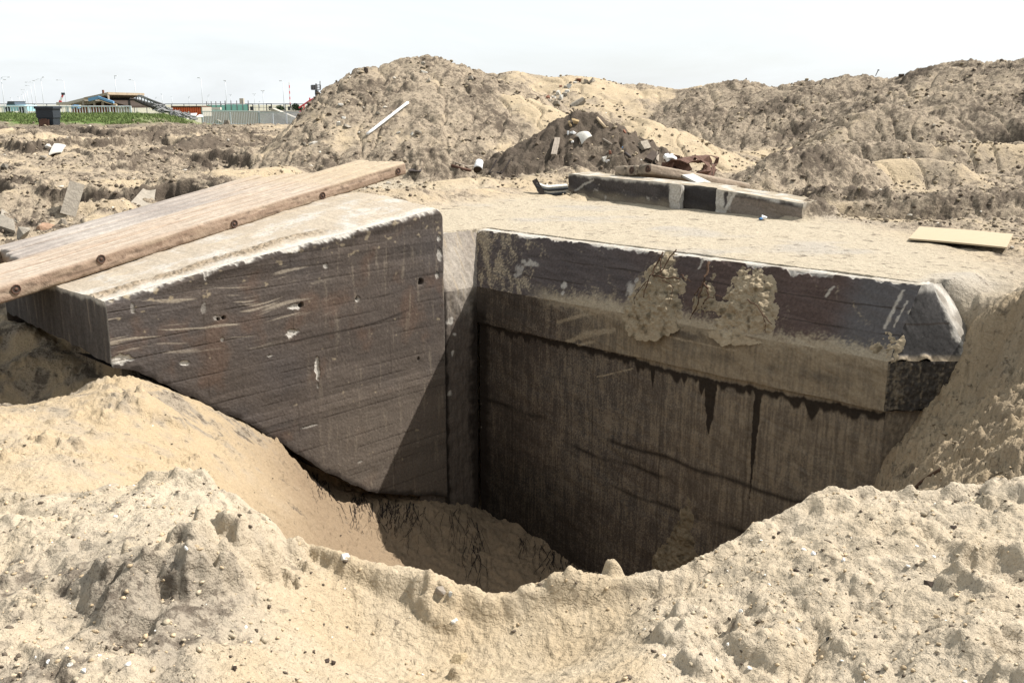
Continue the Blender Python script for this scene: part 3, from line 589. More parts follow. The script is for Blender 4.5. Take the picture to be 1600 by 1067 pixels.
# --- wing wall
def tz(px, py): P, t = onwing(px, py); return -t, P[2]
botp = sorted(tz(*q) for q in BOT); topz = [(.55, .41), (.70, .405), (2.2, .22), (3.6, .055), (5.06, -.165)]
nu, nv = int(480*RES), int(280*RES)
tau = np.linspace(.585, 5.06, nu)[:, None]; vv = np.linspace(0, 1, nv)[None, :]
zt = np.interp(tau[:, 0], [a for a, b in topz], [b for a, b in topz])[:, None]+.010*fbm(tau*5, tau*0, 4, 345)
zt = zt-.10*ss(.72, .585, tau)**2
zb = np.interp(tau[:, 0], [a for a, b in botp], [b for a, b in botp])[:, None]-.02+.03*fbm(tau*6, tau*0, 3, 349)
Z = zb+(zt-zb)*vv; T = np.broadcast_to(tau, Z.shape); V = np.broadcast_to(vv, Z.shape)
CHIPS = [(tz(459, 478), .09, .035, 1), (tz(453, 520), .075, .05, 1), (tz(287, 566), .05, .025, 1), (tz(493, 575), .03, .13, 1), (tz(556, 467), .035, .035, .7), (tz(186, 561), .10, .05, 1), (tz(345, 530), .02, .03, 1), (tz(336, 496), .05, .025, .35),
         (tz(506, 415), .03, .03, .6), (tz(494, 600), .012, .03, .8), (tz(420, 555), .035, .012, .5), (tz(683, 372), .03, .04, .8), (tz(684, 398), .05, .06, .6), (tz(680, 430), .03, .04, .6), (tz(318, 430), .015, .05, .5), (tz(480, 665), .10, .012, .5), (tz(560, 720), .05, .012, .4), (tz(205, 480), .02, .05, .35), (tz(316, 480), .03, .05, .3)]
HOLESW = [(tz(347, 496), .022), (tz(339, 498), .018), (tz(468, 476), .03), (tz(555, 466), .02), (tz(655, 440), .045), (tz(651, 560), .018)]
big = fbm(T*.8, Z*.9, 4, 351); st = fbm(T*1.1, Z*16+T*1.2, 4, 355); g = fbm(T*34, Z*34, 3, 359); vert = fbm(T*14, Z*1.6, 3, 363)
c = mix(np.array([.076, .062, .052]), np.array([.069, .059, .053]), ss(-.3, .3, big+.4*ss(3.4, 4.8, T)-.2)); c = c*(1+.34*st+.16*g+.09*vert)[..., None]
c = mix(c, RUSTY, ss(.1, .55, fbm(T*2.2, Z*2.2, 4, 367)+.25*ss(.3, -.7, Z)*ss(-1.8, -.6, Z)-.08)*.42)
c = mix(c, np.array([.12, .098, .077]), ss(-.9, -2.3, Z+.4*big)*ss(3.3, 2.0, T)*.65)
c = mix(c, np.array([.21, .175, .13]), ss(.2, .55, vert+.3*g)*.35*ss(3.4, 2.0, T))
gr = .168; k = Z/gr+.03*T; fr = np.abs(k-np.floor(k)-.5-.0)*gr; idx = np.floor(k); brd = RV[(idx.astype(int)*7) & 255]; c = c*(.86+.28*brd)[..., None]
line = ss(.010, .002, fr+.003*perlin(T*3, idx*5.1, 4)); broke = ss(-.35, .25, perlin(T*1.3, idx*3.7, 371))
c = mix(c, TARDARK*1.8, line*broke*.5)
for x0 in (1.55, 2.95, 4.05): c = mix(c, TARDARK*2, ss(.012, .003, np.abs(T-x0+.006*perlin(Z*8, Z*0, 5)))*.5*ss(-.2, .3, perlin(T*0+x0, Z*2.5, 6)))
wv = Z-(-.02+.12*np.sin(T*1.4+.4)+.05*perlin(T*1.2, T*0, 373)-.11*(T-2.5)*.6); wisp = ss(.32, .5, fbm(T*1.0, wv*19, 3, 375)+.12)*ss(2.2, 3.1, T)*ss(.52, .25, np.abs(wv+.28))
c = mix(c, np.array([.27, .23, .18]), wisp*.85)
wl = ss(.02, .006, np.abs(Z+.95-.05*np.sin(T*2.2+1)-.11*(2.6-T)))*ss(3.2, 2.9, T)*ss(.9, 1.5, T); c = mix(c, TARDARK*1.4, wl*.7)
c = mix(c, np.array([.33, .27, .18]), ss(.50, .68, fbm(T*7, Z*9, 3, 379)+.25*ss(.45, .1, zt-Z))*.6)
c = mix(c, TARDARK*1.6, ss(.14, .0, zt-Z-.05+.08*fbm(T*5, Z*5, 3, 381))*ss(1.2, 1.6, T)*ss(4.4, 3.8, T)*.6)
dep = np.zeros(Z.shape)
for (t0, z0), a, b, k in CHIPS:
    d = np.hypot((T-t0)/a, (Z-z0)/b)+.9*fbm(T*13, Z*13, 4, 383+int(a*999) % 20); msk = ss(1.15, .85, d); c = mix(c, LIME*1.05, msk*k); dep -= .018*msk*k
for (t0, z0), r in HOLESW:
    d = np.hypot(T-t0, Z-z0)/r+.3*fbm(T*25, Z*25, 2, 391); msk = ss(1.1, .7, d); c = mix(c, TARDARK, msk*.9); dep -= .035*msk  # holes pushed in and coloured near-black
rim = ss(.035, .0, zt-Z+.07*fbm(T*4.5, Z*4.5, 4, 393)+.03*fbm(T*22, Z*22, 2, 394)); c = mix(c, LIME*1.0, rim*.9); dep -= .02*rim
c = mix(c, np.array([.4, .35, .28]), ss(.055, .0, T-.585+.03*fbm(Z*7, Z*0, 3, 395))*ss(-.4, .2, fbm(Z*5, T*5, 3, 397))*.8)
c = mix(c, TARDARK*1.3, ss(.10, .0, Z-zb+.05*fbm(T*9, Z*9, 3, 399))*.85)  # near-black along the bottom edge
dep += -.004*line*broke+.003*(brd-.5)+.006*fbm(T*4, Z*4, 4, 401)+.003*g+.008*lumps(T*26, Z*26, 4, .05, .3)*ss(.1, .5, fbm(T*3, Z*3, 3, 403)+.4*ss(1.6, .8, T))
dep -= .05*ss(.66, .585, T)**2+.03*ss(.05, 0, zt-Z)
XY = Cb[None, None, :]-w*T[..., None]+m*(.035+dep)[..., None]
WF = np.concatenate([XY, Z[..., None]], -1)
wing = Sheets(); wing.grid(WF, c)
def wtop(e, T):    # edge points of the top, e metres behind the face
    return None
kd = np.linspace(0, 1, int(150*RES))**1.2*2.75
E = kd[None, :]; Tt = np.broadcast_to(tau, (nu, len(kd)))
rise = np.interp(kd, [0, 1.0, 2.75], [0, .10, .13])[None, :]*ss(4.6, 1.0, tau)
tz_ = zt+rise+.018*fbm(Tt*2, E*2, 4, 411)*ss(0, .3, E)+.004*fbm(Tt*12, E*12, 3, 413)-.008*ss(.08, 0, E)
front = WF[:, -1, :]
base_xy = front[:, None, :2]-(m*1.0)[None, None, :]*E[..., None]
WT = np.concatenate([base_xy, tz_[..., None]], -1); WT[:, 0, :] = front
n = fbm(Tt*2.2, E*2.6, 4, 415); g2 = fbm(Tt*16, E*16, 3, 417); ln = fbm(Tt*.8, E*8, 3, 419)
ct = mix(np.array([.31, .265, .205]), LIME*.92, ss(-.1, .5, n+.3*g2+.3*ln)); ct = mix(ct, LIME*1.05, ss(.16, .03, E+.16*n+.08*g2)*.8)
band = ss(.16, .04, np.abs(E-.30-.06*perlin(Tt*1.3, Tt*0, 421)))*ss(1.9, 2.6, Tt)*ss(-.4, .3, n+.6*g2+.3); ct = mix(ct, np.array([.2, .155, .105]), band*.85); ct = mix(ct, np.array([.09, .07, .05]), ss(.25, .5, g2+.2*n)*band*.8)
ct = mix(ct, np.array([.34, .275, .185]), ss(.1, .4, ln+.2*n)*.45*ss(.4, .9, E))
WT[..., 2] += .022*band*ss(-.2, .3, g2)
wing.grid(WT[:, ::-1], ct[:, ::-1])
# its end face, turned to the left
k2 = int(150*RES); e2 = np.linspace(0, 2.75, k2)[:, None]; v2 = np.linspace(0, 1, int(110*RES))[None, :]
ztop = np.interp(e2[:, 0], kd, WT[-1, :, 2])[:, None]; zlo = -.80+.045*e2+.05*fbm(e2*3, e2*0, 3, 434); Z2 = zlo+(ztop-zlo)*v2; E2 = np.broadcast_to(e2, Z2.shape)
fr0 = np.array([np.interp(Z2, WF[-1, :, 2], WF[-1, :, i]) for i in (0, 1)])
XY2 = np.stack([fr0[0]*np.exp(-E2*3)+front[-1, 0]*(1-np.exp(-E2*3)), fr0[1]*np.exp(-E2*3)+front[-1, 1]*(1-np.exp(-E2*3))], -1)-m*E2[..., None]
dn = .008*fbm(E2*6, Z2*6, 4, 431)*ss(0, .05, E2); XY2 = XY2-w*dn[..., None]
st2 = fbm(E2*13, Z2*1.2, 3, 433); c2 = np.array([.066, .059, .054])*(1+.45*st2+.25*fbm(E2*20, Z2*20, 3, 435))[..., None]; c2 = mix(c2, np.array([.2, .165, .13]), ss(.15, .5, st2)*.5)
rim = ss(.07, .01, ztop-Z2+.05*fbm(E2*6, Z2*6, 3, 437)); c2 = mix(c2, LIME*.95, rim*.85); c2 = mix(c2, LIME*.9, ss(.03, .0, E2+.02*fbm(Z2*9, Z2*0, 3, 438))*.6)
wing.grid(np.concatenate([XY2, Z2[..., None]], -1), c2)
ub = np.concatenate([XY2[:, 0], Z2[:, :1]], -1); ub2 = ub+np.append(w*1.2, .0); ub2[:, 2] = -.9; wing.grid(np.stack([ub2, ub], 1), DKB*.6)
# back and right-hand closing faces
bk = WT[:, -1]; P, u, v = quad(P3(bk[-1, :2], -1.5), P3(bk[0, :2], -1.5), bk[0], bk[-1], 60, 12); wing.grid(P, DKB)
rt = WT[0]; lowr = rt.copy(); lowr[:, 2] = -.8; wing.grid(np.stack([lowr, rt], 1), np.array([.36, .32, .26]))
zz = np.linspace(0, 1, 60)[:, None]; f0 = WF[0]; f1 = f0-np.append(m*.08, 0); wing.grid(np.stack([f1, f0], 1), TARDARK*2)
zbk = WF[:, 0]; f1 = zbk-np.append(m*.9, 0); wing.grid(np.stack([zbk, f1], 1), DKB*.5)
tag(wing.build('wing_wall', CONC, bunker), 'sunlit board-marked wing wall with white chips, sloping down to the left')
# --- raised block behind the deck
def block_col(a, z, ztop, chips):
    n = fbm(a*2.3, z*2.3, 4, 441); g = fbm(a*24, z*24, 3, 443)
    c = np.array([.055, .048, .045])*(1+.5*n+.35*g)[..., None]
    c = mix(c, np.array([.24, .2, .145]), ss(.16, .0, z-.02+.10*n)*.7); c = mix(c, np.array([.36, .33, .29]), ss(.34, .5, fbm(a*3.4, z*6, 4, 445))*.7)
    c = mix(c, LIME, ss(.07, .0, ztop-z+.06*fbm(a*5, z*5, 3, 447))*.9)
    for a0, wd in chips: c = mix(c, LIME*1.0, ss(1.15, .75, np.abs(a-a0+.12*(z-.2)+.05*fbm(z*8, a*8, 3, 449))/wd)*(.75+.25*ss(-.3, .2, g)))
    return c
para = Sheets()
KP = [atZ(888, 302, 0)[:2], atZ(1062, 329, 0)[:2], atZ(1064, 330, 0)[:2]+np.array([.08, .22]), atZ(1117, 333, 0)[:2]+np.array([.06, .10]), atZ(1118, 333, 0)[:2], atZ(1252, 346, 0)[:2]]
ZTP = [.38, .42, .42, .38, .38, .27]
CH = [[(3.45, .16)], [(.1, 1)], [], [(.05, 1)], [(.06, .10), (.26, .025), (1.75, .06)]]
for i in range(5):
    a, b = KP[i], KP[i+1]; L = np.hypot(*(b-a)); P, u, v = quad(P3(a, -.3), P3(b, -.3), P3(b, ZTP[i+1]), P3(a, ZTP[i]), max(12, L*70), 60)
    zt_ = ZTP[i]*(1-u)+ZTP[i+1]*u
    cc = block_col(u*L, P[..., 2], zt_, CH[i])
    if i == 4: cc = mix(cc, np.array([.19, .158, .13])*(1+.3*fbm(u*30, v*20, 3, 450))[..., None], .8*ss(.18, .3, u*L)*ss(.05, .1, zt_-P[..., 2])); cc = mix(cc, TARDARK*2, ss(.3, .5, fbm(u*L*3, v*1.0, 3, 455)+.3*v-.1)*.6)
    if i == 4: cc = mix(cc, LIME, ss(.04, .015, segdist(u*L, P[..., 2], [(.16, .02), (.36, .36)])+.015*fbm(u*40, v*20, 2, 456)))
    if i == 2: cc = mix(cc, np.array([.03, .028, .028]), .8)  # recessed facet blackened in colour, painting the shade of the notch
    if i == 0: cc = mix(cc, LIME, ss(.03, .01, segdist(u*L, P[..., 2], [(.25, .08), (.9, .32)])+.02*fbm(u*50, v*20, 2, 456))*.7)
    para.grid(P+wob(P, .025, 5), cc)
bx = np.array([.42, .48])
for i in range(5):
    a, b = P3(KP[i], ZTP[i]), P3(KP[i+1], ZTP[i+1]); P, u, v = quad(a, b, b+np.append(bx, 0), a+np.append(bx, 0), 60, 50); n = fbm(P[..., 0]*3, P[..., 1]*3, 4, 457)
    para.grid(P+wob(P, .025, 5), mix(np.array([.3, .255, .19]), LIME, ss(-.1, .4, n)))
for a, b, za, zb_ in [(KP[5], KP[5]+bx, ZTP[5], ZTP[5]), (KP[0]+bx, KP[0], ZTP[0], ZTP[0])]:
    P, u, v = quad(P3(a, -.3), P3(b, -.3), P3(b, zb_), P3(a, za), 50, 30); para.grid(P+wob(P, .025, 5), mix(np.array([.2, .17, .13]), LIME, ss(.1, .5, fbm(P[..., 0]*3, P[..., 2]*3, 3, 459))))
tag(para.build('parapet', CONC, bunker), 'low black block with white chipped edges standing up from the deck')
# --- sand clumps with roots stuck on the sloping edge, and sand clinging to the wall below
npl = np.cross(np.append(m, 0), P3(D1, 0)-P3(Q1, ZB)); npl = npl/np.linalg.norm(npl); npl = npl if npl[2] > 0 else -npl
upv = np.cross(npl, np.append(m, 0)); upv = upv if upv[2] > 0 else -upv
def clump(name, blobs, P0, n, ex, ez, label, cat, col, grp=None, dens=230, thin=1.0):
    pts = [(onpl(px, py, P0, n), r, h) for px, py, r, h in blobs]
    A = np.array([[np.dot(p-P0, ex), np.dot(p-P0, ez)] for p, r, h in pts])
    rr = np.array([r*np.linalg.norm(p-np.array([0, 0, EYE]))/F for p, r, h in pts])
    a0, a1 = (A-rr[:, None]*1.6).min(0), (A+rr[:, None]*1.6).max(0)
    d = max(np.hypot(*(a1-a0))/dens/RES, .006); gx = np.arange(a0[0], a1[0], d); gy = np.arange(a0[1], a1[1], d); X, Y = np.meshgrid(gx, gy, indexing='ij')
    H = np.zeros(X.shape); wn = fbm(X*6, Y*6, 4, 471); wf = fbm(X*22, Y*22, 3, 475)
    for (ax, ay), r, (p, r0, h) in zip(A, rr, pts):
        q = np.hypot(X-ax, Y-ay)/r/1.12; H = H+(h*.62)**2*np.exp(-q*q*1.5)
    H = np.sqrt(H)-.038; body = ss(-.03, .03, H); H = H+(.045*wn+.024*wf+.04*(billow(X*6, Y*6, 2, 4)-.4)+.010*(billow(X*19, Y*19, 2, 6)-.4))*(.08+.92*body)*thin
    keep = H > -.02
    P = P0+ex*X[..., None]+ez*Y[..., None]+n*H[..., None]
    i = np.arange(X.size).reshape(X.shape); k = keep[:-1, :-1] | keep[1:, :-1] | keep[1:, 1:] | keep[:-1, 1:]
    Fq = np.stack([i[:-1, :-1][k], i[1:, :-1][k], i[1:, 1:][k], i[:-1, 1:][k]], 1)
    used = np.unique(Fq); rem = np.zeros(X.size, int); rem[used] = np.arange(len(used))
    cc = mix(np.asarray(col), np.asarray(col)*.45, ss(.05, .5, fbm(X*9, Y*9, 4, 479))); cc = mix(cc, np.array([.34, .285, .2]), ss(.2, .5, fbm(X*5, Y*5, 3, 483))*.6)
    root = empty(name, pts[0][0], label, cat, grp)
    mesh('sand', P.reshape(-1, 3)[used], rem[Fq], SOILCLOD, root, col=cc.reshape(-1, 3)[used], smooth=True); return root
EX = np.append(m, 0); PC = P3(Q1, ZB)
def cpt(px, py, h=.1): return onpl(px, py, PC, npl)+npl*h
def roots(parent, lines, M, h=.12):
    for pts, r in lines:
        b = MB(); q = []
        for k in range(len(pts)-1):
            for t in (0, .33, .66): q.append(cpt(pts[k][0]*(1-t)+pts[k+1][0]*t+rnd.uniform(-1.5, 1.5), pts[k][1]*(1-t)+pts[k+1][1]*t+rnd.uniform(-1.5, 1.5), h+rnd.uniform(-.015, .02)))
        q.append(cpt(*pts[-1], h*.8)); b.tube(q, [r*(1-.5*i/len(q)) for i in range(len(q))], 6); b.build('root', M, parent, smooth=True)
SC = np.array([.24, .195, .132]); g_ = 'sand clumps stuck to the sloping edge of the roof slab'
c1 = clump('sand_clump', [(1042, 404, 12, .05), (1036, 425, 20, .10), (1022, 450, 28, .13), (1035, 478, 30, .13), (996, 470, 20, .07), (985, 485, 14, .05), (1062, 440, 16, .07), (1010, 492, 28, .1), (1048, 492, 16, .08)], PC, npl, EX, upv,
    'largest clump of sand and brown roots hanging on the slab edge, the left one', 'sand clump', SC, g_)
roots(c1, [([(1045, 402), (1030, 425), (1022, 445), (1012, 470)], .011), ([(1064, 398), (1050, 415), (1040, 432), (1028, 440)], .009), ([(1028, 436), (1042, 440), (1070, 442)], .012), ([(1040, 410), (1042, 430), (1040, 440)], .008), ([(1072, 435), (1078, 442), (1086, 446)], .007), ([(1044, 445), (1060, 455), (1052, 480)], .006), ([(1022, 445), (1006, 458), (998, 480)], .006)], ROOTM)
c2_ = clump('sand_clump', [(1114, 416, 6, .06), (1112, 432, 8, .07), (1105, 452, 15, .09), (1097, 472, 20, .09), (1105, 490, 22, .06), (1120, 488, 16, .05)], PC, npl, EX, upv,
    'narrow root-bound sand clump between two wider ones on the slab edge', 'sand clump', SC*.9, g_)
roots(c2_, [([(1115, 415), (1110, 435), (1106, 450), (1098, 480), (1084, 504)], .016), ([(1106, 448), (1114, 458), (1113, 470), (1102, 485)], .013), ([(1113, 472), (1125, 470), (1134, 469)], .006), ([(1106, 450), (1096, 462), (1090, 478)], .01)], ROOTM)
c3 = clump('sand_clump', [(1160, 428, 13, .06), (1172, 440, 20, .09), (1185, 456, 22, .12), (1196, 478, 18, .1), (1160, 470, 30, .1), (1145, 495, 32, .09), (1185, 500, 26, .08), (1202, 505, 14, .07)], PC, npl, EX, upv,
    'right-hand pale sand clump on the slab edge with few roots', 'sand clump', SC*1.1, g_)
roots(c3, [([(1196, 495), (1205, 505), (1212, 512)], .008), ([(1175, 475), (1190, 485), (1200, 500)], .007), ([(1200, 500), (1204, 515), (1203, 525)], .006)], ROOTM)
c4 = clump('sand_clump', [(1378, 528, 20, .05), (1392, 535, 16, .06), (1366, 545, 14, .04), (1385, 552, 14, .05)], PC, npl, EX, upv, 'small flat sand clump near the right corner of the slab', 'sand clump', SC*1.2, g_)
PW = P3(Cb, ZT)+nmain*-.05; EZ = np.array([0, 0, 1.0])
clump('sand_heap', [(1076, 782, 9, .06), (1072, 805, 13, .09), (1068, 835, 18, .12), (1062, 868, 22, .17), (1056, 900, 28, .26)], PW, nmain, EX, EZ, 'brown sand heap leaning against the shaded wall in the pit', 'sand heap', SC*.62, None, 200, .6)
#--PART3--
# ------------------------------------------------------------------ timber mats
def timber(parent, O, ex, ey, ez, x0, x1, y0, wd, th, colf, seed, rr=.035):
    """one long squared timber with rounded, worn edges; its own wood and dust colours"""
    nx = int((x1-x0)*45*RES)+2; xs = np.linspace(x0, x1, nx)
    prof = []
    for cx, cy, a0 in [(wd-rr, th-rr, 0), (rr, th-rr, 90), (rr, rr, 180), (wd-rr, rr, 270)]:
        for k in range(4):
            a = math.radians(a0+k*30); prof.append((cx+rr*math.cos(a), cy+rr*math.sin(a)))
    out = []
    for i in range(len(prof)):
        a, b = prof[i], prof[(i+1) % len(prof)]; L = math.hypot(b[0]-a[0], b[1]-a[1]); n = max(1, int(L/.02))
        out += [(a[0]+(b[0]-a[0])*k/n, a[1]+(b[1]-a[1])*k/n) for k in range(n)]
    out = np.array(out); X = np.broadcast_to(xs[:, None], (nx, len(out))); Yp = np.broadcast_to(out[:, 0], X.shape); Zp = np.broadcast_to(out[:, 1], X.shape)
    n1 = fbm(X*1.2, Yp*14+Zp*14+seed, 4, 501); n2 = fbm(X*7, Yp*20+Zp*20+seed, 3, 505)
    topk = ss(.0, .02, Zp-th+.03)
    dz = -.010*ss(.0, .5, n1)-.006*np.abs(n2)-.02*ss(.35, .6, fbm(X*2.2, Yp*4+Zp*5+seed, 3, 507)); cy, cz = Yp-wd/2, Zp-th/2
    sc_ = 1+dz/np.maximum(.06, np.hypot(cy, cz))
    sag = .02*np.sin(X*.9+seed)
    endw = np.minimum(1, np.minimum(X-x0, x1-X)/.05+.82)
    Yq = wd/2+cy*sc_*endw+y0; Zq = th/2+cz*sc_*endw
    P = np.asarray(O)+X[..., None]*ex+Yq[..., None]*ey+Zq[..., None]*ez+np.asarray(ez)*(sag*.3)[..., None]
    c = colf(X, Yp, Zp, n1, n2, topk)
    i = np.arange(P.shape[0]*P.shape[1]).reshape(P.shape[:2]); j = np.roll(i, -1, 1)
    Fq = [tuple(q) for q in np.stack([i[:-1].ravel(), i[1:].ravel(), j[1:].ravel(), j[:-1].ravel()], 1)]
    Fq += [tuple(i[0]), tuple(i[-1][::-1])]
    return mesh('beam', P.reshape(-1, 3), Fq, WOODC, parent, col=c.reshape(-1, 3), smooth=True)
def wood_front(X, Y, Z, n1, n2, topk):
    side = mix(np.array([.22, .155, .11]), np.array([.30, .222, .163]), ss(-.3, .3, n1)); side = mix(side, np.array([.10, .06, .04]), ss(.2, .5, n2)*.6); side = mix(side, np.array([.30, .24, .17]), ss(-.1, .45, fbm(X*1.3, Z*9+Y*9, 4, 509))*.6); side = mix(side, np.array([.06, .042, .03]), ss(.035, .01, np.abs(fbm(X*.7, Z*13+Y*2, 3, 510)))*.6)
    g = fbm(X*.9, Y*26, 4, 511); tp = mix(np.array([.29, .228, .172]), np.array([.375, .32, .255]), ss(-.3, .4, g+.4*fbm(X*.6, Y*3, 3, 513)))
    tp = mix(tp, np.array([.18, .135, .095]), ss(.35, .6, fbm(X*1.6, Y*30, 3, 515))*.55)
    tp = mix(tp, np.array([.34, .275, .19]), ss(3.6, 4.8, X+.5*fbm(X*2, Y*4, 3, 517))*.85)
    return mix(side, tp, topk)
def wood_rear(X, Y, Z, n1, n2, topk):
    c = wood_front(X, Y, Z, n1, n2, topk); g = mix(np.array([.235, .205, .18]), np.array([.33, .295, .255]), ss(-.3, .4, fbm(X*.8, Y*9, 4, 521)))
    return mix(c, g, topk*ss(4.2, 2.4, X))
def bolt(parent, P, n, r=.046):
    n = Vector(n).normalized(); a = n.orthogonal().normalized(); b = n.cross(a); MBo = MB()
    ring = [Vector(P)+(a*math.cos(t)+b*math.sin(t))*r+n*.004 for t in np.linspace(0, 2*math.pi, 15)]
    MBo.tube(ring, r*.13, 6); MBo.tube([Vector(P)-n*.02, Vector(P)+n*.006], r*.42, 6)
    o = MBo.build('bolt', RUST, parent, smooth=True)
    MB().tube([Vector(P)-n*.03, Vector(P)+n*.003], r*.95, 14).build('bolt_hole_shade', DARKIN, o)  # solid dark disc painting the shade inside a recessed hole
d3 = np.array([3.23, 4.5, .86]); d3 = d3/np.linalg.norm(d3); ey = np.array([-.812, .583, .0]); ey = ey-d3*np.dot(ey, d3); ey /= np.linalg.norm(ey); ez = np.cross(d3, ey); ez = ez if ez[2] > 0 else -ez
O = np.array([-4.8, 10.0, -.165])
tm = empty('timber_mat', O, 'long pinkish-brown timber mat with bolts along its edge, laid over the wing wall', 'timber mat', 'timber mats of bolted beams')
for k in range(4): timber(tm, O, d3, ey, ez, -2.6-.05*(k % 2), 5.62-.06*((k*7) % 3)/2, k*.243, .245, .185 if k else .19, wood_front, k*3.7)
fx, fy = d3[:2]/np.hypot(*d3[:2])
for px, py in [(622, 268), (504, 306), (366, 350), (158, 405), (25, 452)]:
    rx, rz = ray(px, py); q = onplane(px, py, O[:2]-ey[:2]*.004, np.array([fx, fy]))[0]
    if abs(np.dot(q-O, ez)-.095) > .05: q = q+ez*(.095-np.dot(q-O, ez))
    bolt(tm, q, -ey)
tm2 = empty('timber_mat', O+ey*1.1+d3*.3, 'greyer timber mat lying behind the pinkish one, its left end broken off', 'timber mat', 'timber mats of bolted beams')
for k in range(4): timber(tm2, O, d3, ey, ez*.97, .15+.07*(k % 3), 4.7-.12*k, 1.0+k*.232, .23, .18, wood_rear, 20+k*2.9)
# mat on the raised block
A0 = atY(1014, 272, 17.6)
ex2 = np.array([.82, .50, -.17]); ex2 /= np.linalg.norm(ex2); ey2 = np.array([-.93, .36, .02]); ey2 -= ex2*np.dot(ex2, ey2); ey2 /= np.linalg.norm(ey2); ez2 = np.cross(ex2, ey2); ez2 = ez2 if ez2[2] > 0 else -ez2
def wood_old(X, Y, Z, n1, n2, topk):
    end = ss(.10, .03, X); c = mix(wood_front(X, Y, Z, n1, n2, topk)*.9, np.array([.26, .215, .16]), end*.8)
    c = mix(c, np.array([.27, .225, .17]), .55*(1-end)); return mix(c, np.array([.05, .042, .035]), ss(.1, .4, n2)*end*.8)
tm3 = empty('timber_mat', A0, 'old timber mat with three rounded beam ends resting on the black concrete block', 'timber mat', 'timber mats of bolted beams')
for k in range(3): timber(tm3, A0, ex2, ey2, ez2, 0, 2.6, k*.345, .34, .19, wood_old, 40+k*3, .05)
for y in (.04, .50): bolt(tm3, A0+ey2*y+ez2*.09+ex2*-.004, -ex2, .06)
# plywood
pc = [atZ(1420, 375, .035), atZ(1573, 389, .05), atZ(1583, 368, .06), atZ(1437, 356, .045)]
pb = MB(); 
def plate(corners, th, n=10, bend=0):
    a, b, c_, d = [np.asarray(q, float) for q in corners]; nrm = np.cross(b-a, d-a); nrm /= np.linalg.norm(nrm); V = []; Fc = []
    for side in (0, 1):
        for i in range(n+1):
            for j in range(n+1):
                u, v = i/n, j/n; p = (a*(1-u)+b*u)*(1-v)+(d*(1-u)+c_*u)*v
                V.append(p+nrm*(th*side+bend*math.sin(math.pi*u)*.6+bend*.4*math.sin(math.pi*v)))
    N = (n+1)**2; idx = lambda i, j, s: s*N+i*(n+1)+j
    for i in range(n):
        for j in range(n):
            Fc.append((idx(i, j, 0), idx(i, j+1, 0), idx(i+1, j+1, 0), idx(i+1, j, 0))); Fc.append((idx(i, j, 1), idx(i+1, j, 1), idx(i+1, j+1, 1), idx(i, j+1, 1)))
        for e in ((idx(i, 0, 0), idx(i+1, 0, 0), idx(i+1, 0, 1), idx(i, 0, 1)), (idx(i+1, n, 0), idx(i, n, 0), idx(i, n, 1), idx(i+1, n, 1)), (idx(0, i+1, 0), idx(0, i, 0), idx(0, i, 1), idx(0, i+1, 1)), (idx(n, i, 0), idx(n, i+1, 0), idx(n, i+1, 1), idx(n, i, 1))): Fc.append(e)
    return V, Fc
V, Fc = plate(pc, .02, 8, .01); ply = mesh('plywood_sheet', V, Fc, PLY, origin=np.mean(pc, 0)); tag(ply, 'pale yellow plywood sheet lying flat on the sand at the right', 'plywood sheet')
# ------------------------------------------------------------------ debris, each piece at its place on the ground
def rock(b, c_, sx, sy, sz_, seed, n=14):
    r = random.Random(seed); pts = []
    R = Matrix.Rotation(r.uniform(0, 6.28), 3, 'Z') @ Matrix.Rotation(r.uniform(-.5, .5), 3, 'X')
    for k in range(n):
        v = Vector((r.gauss(0, 1), r.gauss(0, 1), r.gauss(0, 1))).normalized(); v = Vector((max(-.75, min(.75, v.x*1.1)), max(-.75, min(.75, v.y*1.1)), max(-.7, min(.7, v.z*1.1))))
        v = R @ Vector((v.x*sx, v.y*sy, v.z*sz_)); pts.append(Vector(c_)+v)
    return b.hull(pts)
def px2m(px, P): return px*np.linalg.norm(np.array([P[0], P[1], P[2]-EYE]))/F
def chunk(px, py, wpx, hpx, M, label, cat='concrete chunk', name='concrete_chunk', seed=0, grp=None, lift=.25):
    P = hit(px, py+hpx*.45); a = px2m(wpx, P)*.62; h = px2m(hpx, P)*.66
    b = MB(); rock(b, P+np.array([0, 0, h*lift]), a, a*.8, h, seed or int(px*13+py)); o = b.build(name, M, origin=P); return tag(o, label, cat, grp)
GM = 'rubble on the big left mound'; GR = 'rubble in a row on the far sand crest'; GH = 'scrap on the dark heap'
chunk(663, 110, 11, 8, RUBL, 'white rounded concrete chunk just below the peak of the big mound', grp=GM)
chunk(669, 124, 9, 8, RUBC, 'grey concrete chunk below the white one near the mound peak', grp=GM)
chunk(662, 97, 9, 8, RUBC, 'sand-coloured lump on the very peak of the big mound', grp=GM)
chunk(572, 108, 7, 11, DARKIN, 'dark stump standing on the left shoulder of the big mound', 'stump', 'stump')
chunk(532, 163, 9, 5, RUBL, 'small flat white chunk high on the left flank of the big mound', grp=GM)
chunk(537, 184, 8, 6, RUBL, 'white cube-like chunk at the top of a white cluster on the left flank', grp=GM)
chunk(530, 192, 9, 9, RUBL, 'white chunk at the left of the cluster on the left flank', grp=GM)
chunk(543, 197, 16, 6, RUBC, 'wide flat grey chunk at the foot of the cluster on the left flank', grp=GM)
chunk(474, 224, 9, 7, RUBC, 'grey block low on the left flank beside a tilted slab', grp=GM)
chunk(490, 222, 14, 8, RUBL, 'tilted pale slab low on the left flank of the big mound', grp=GM)
chunk(622, 207, 8, 4, RUBL, 'thin white fragment right of the long white pipe', grp=GM)
chunk(644, 208, 7, 7, RUBL, 'bright white fragment against dark soil right of the pipe', grp=GM)
chunk(653, 206, 11, 8, RUBC, 'dark grey chunk touching a bright white fragment', grp=GM)
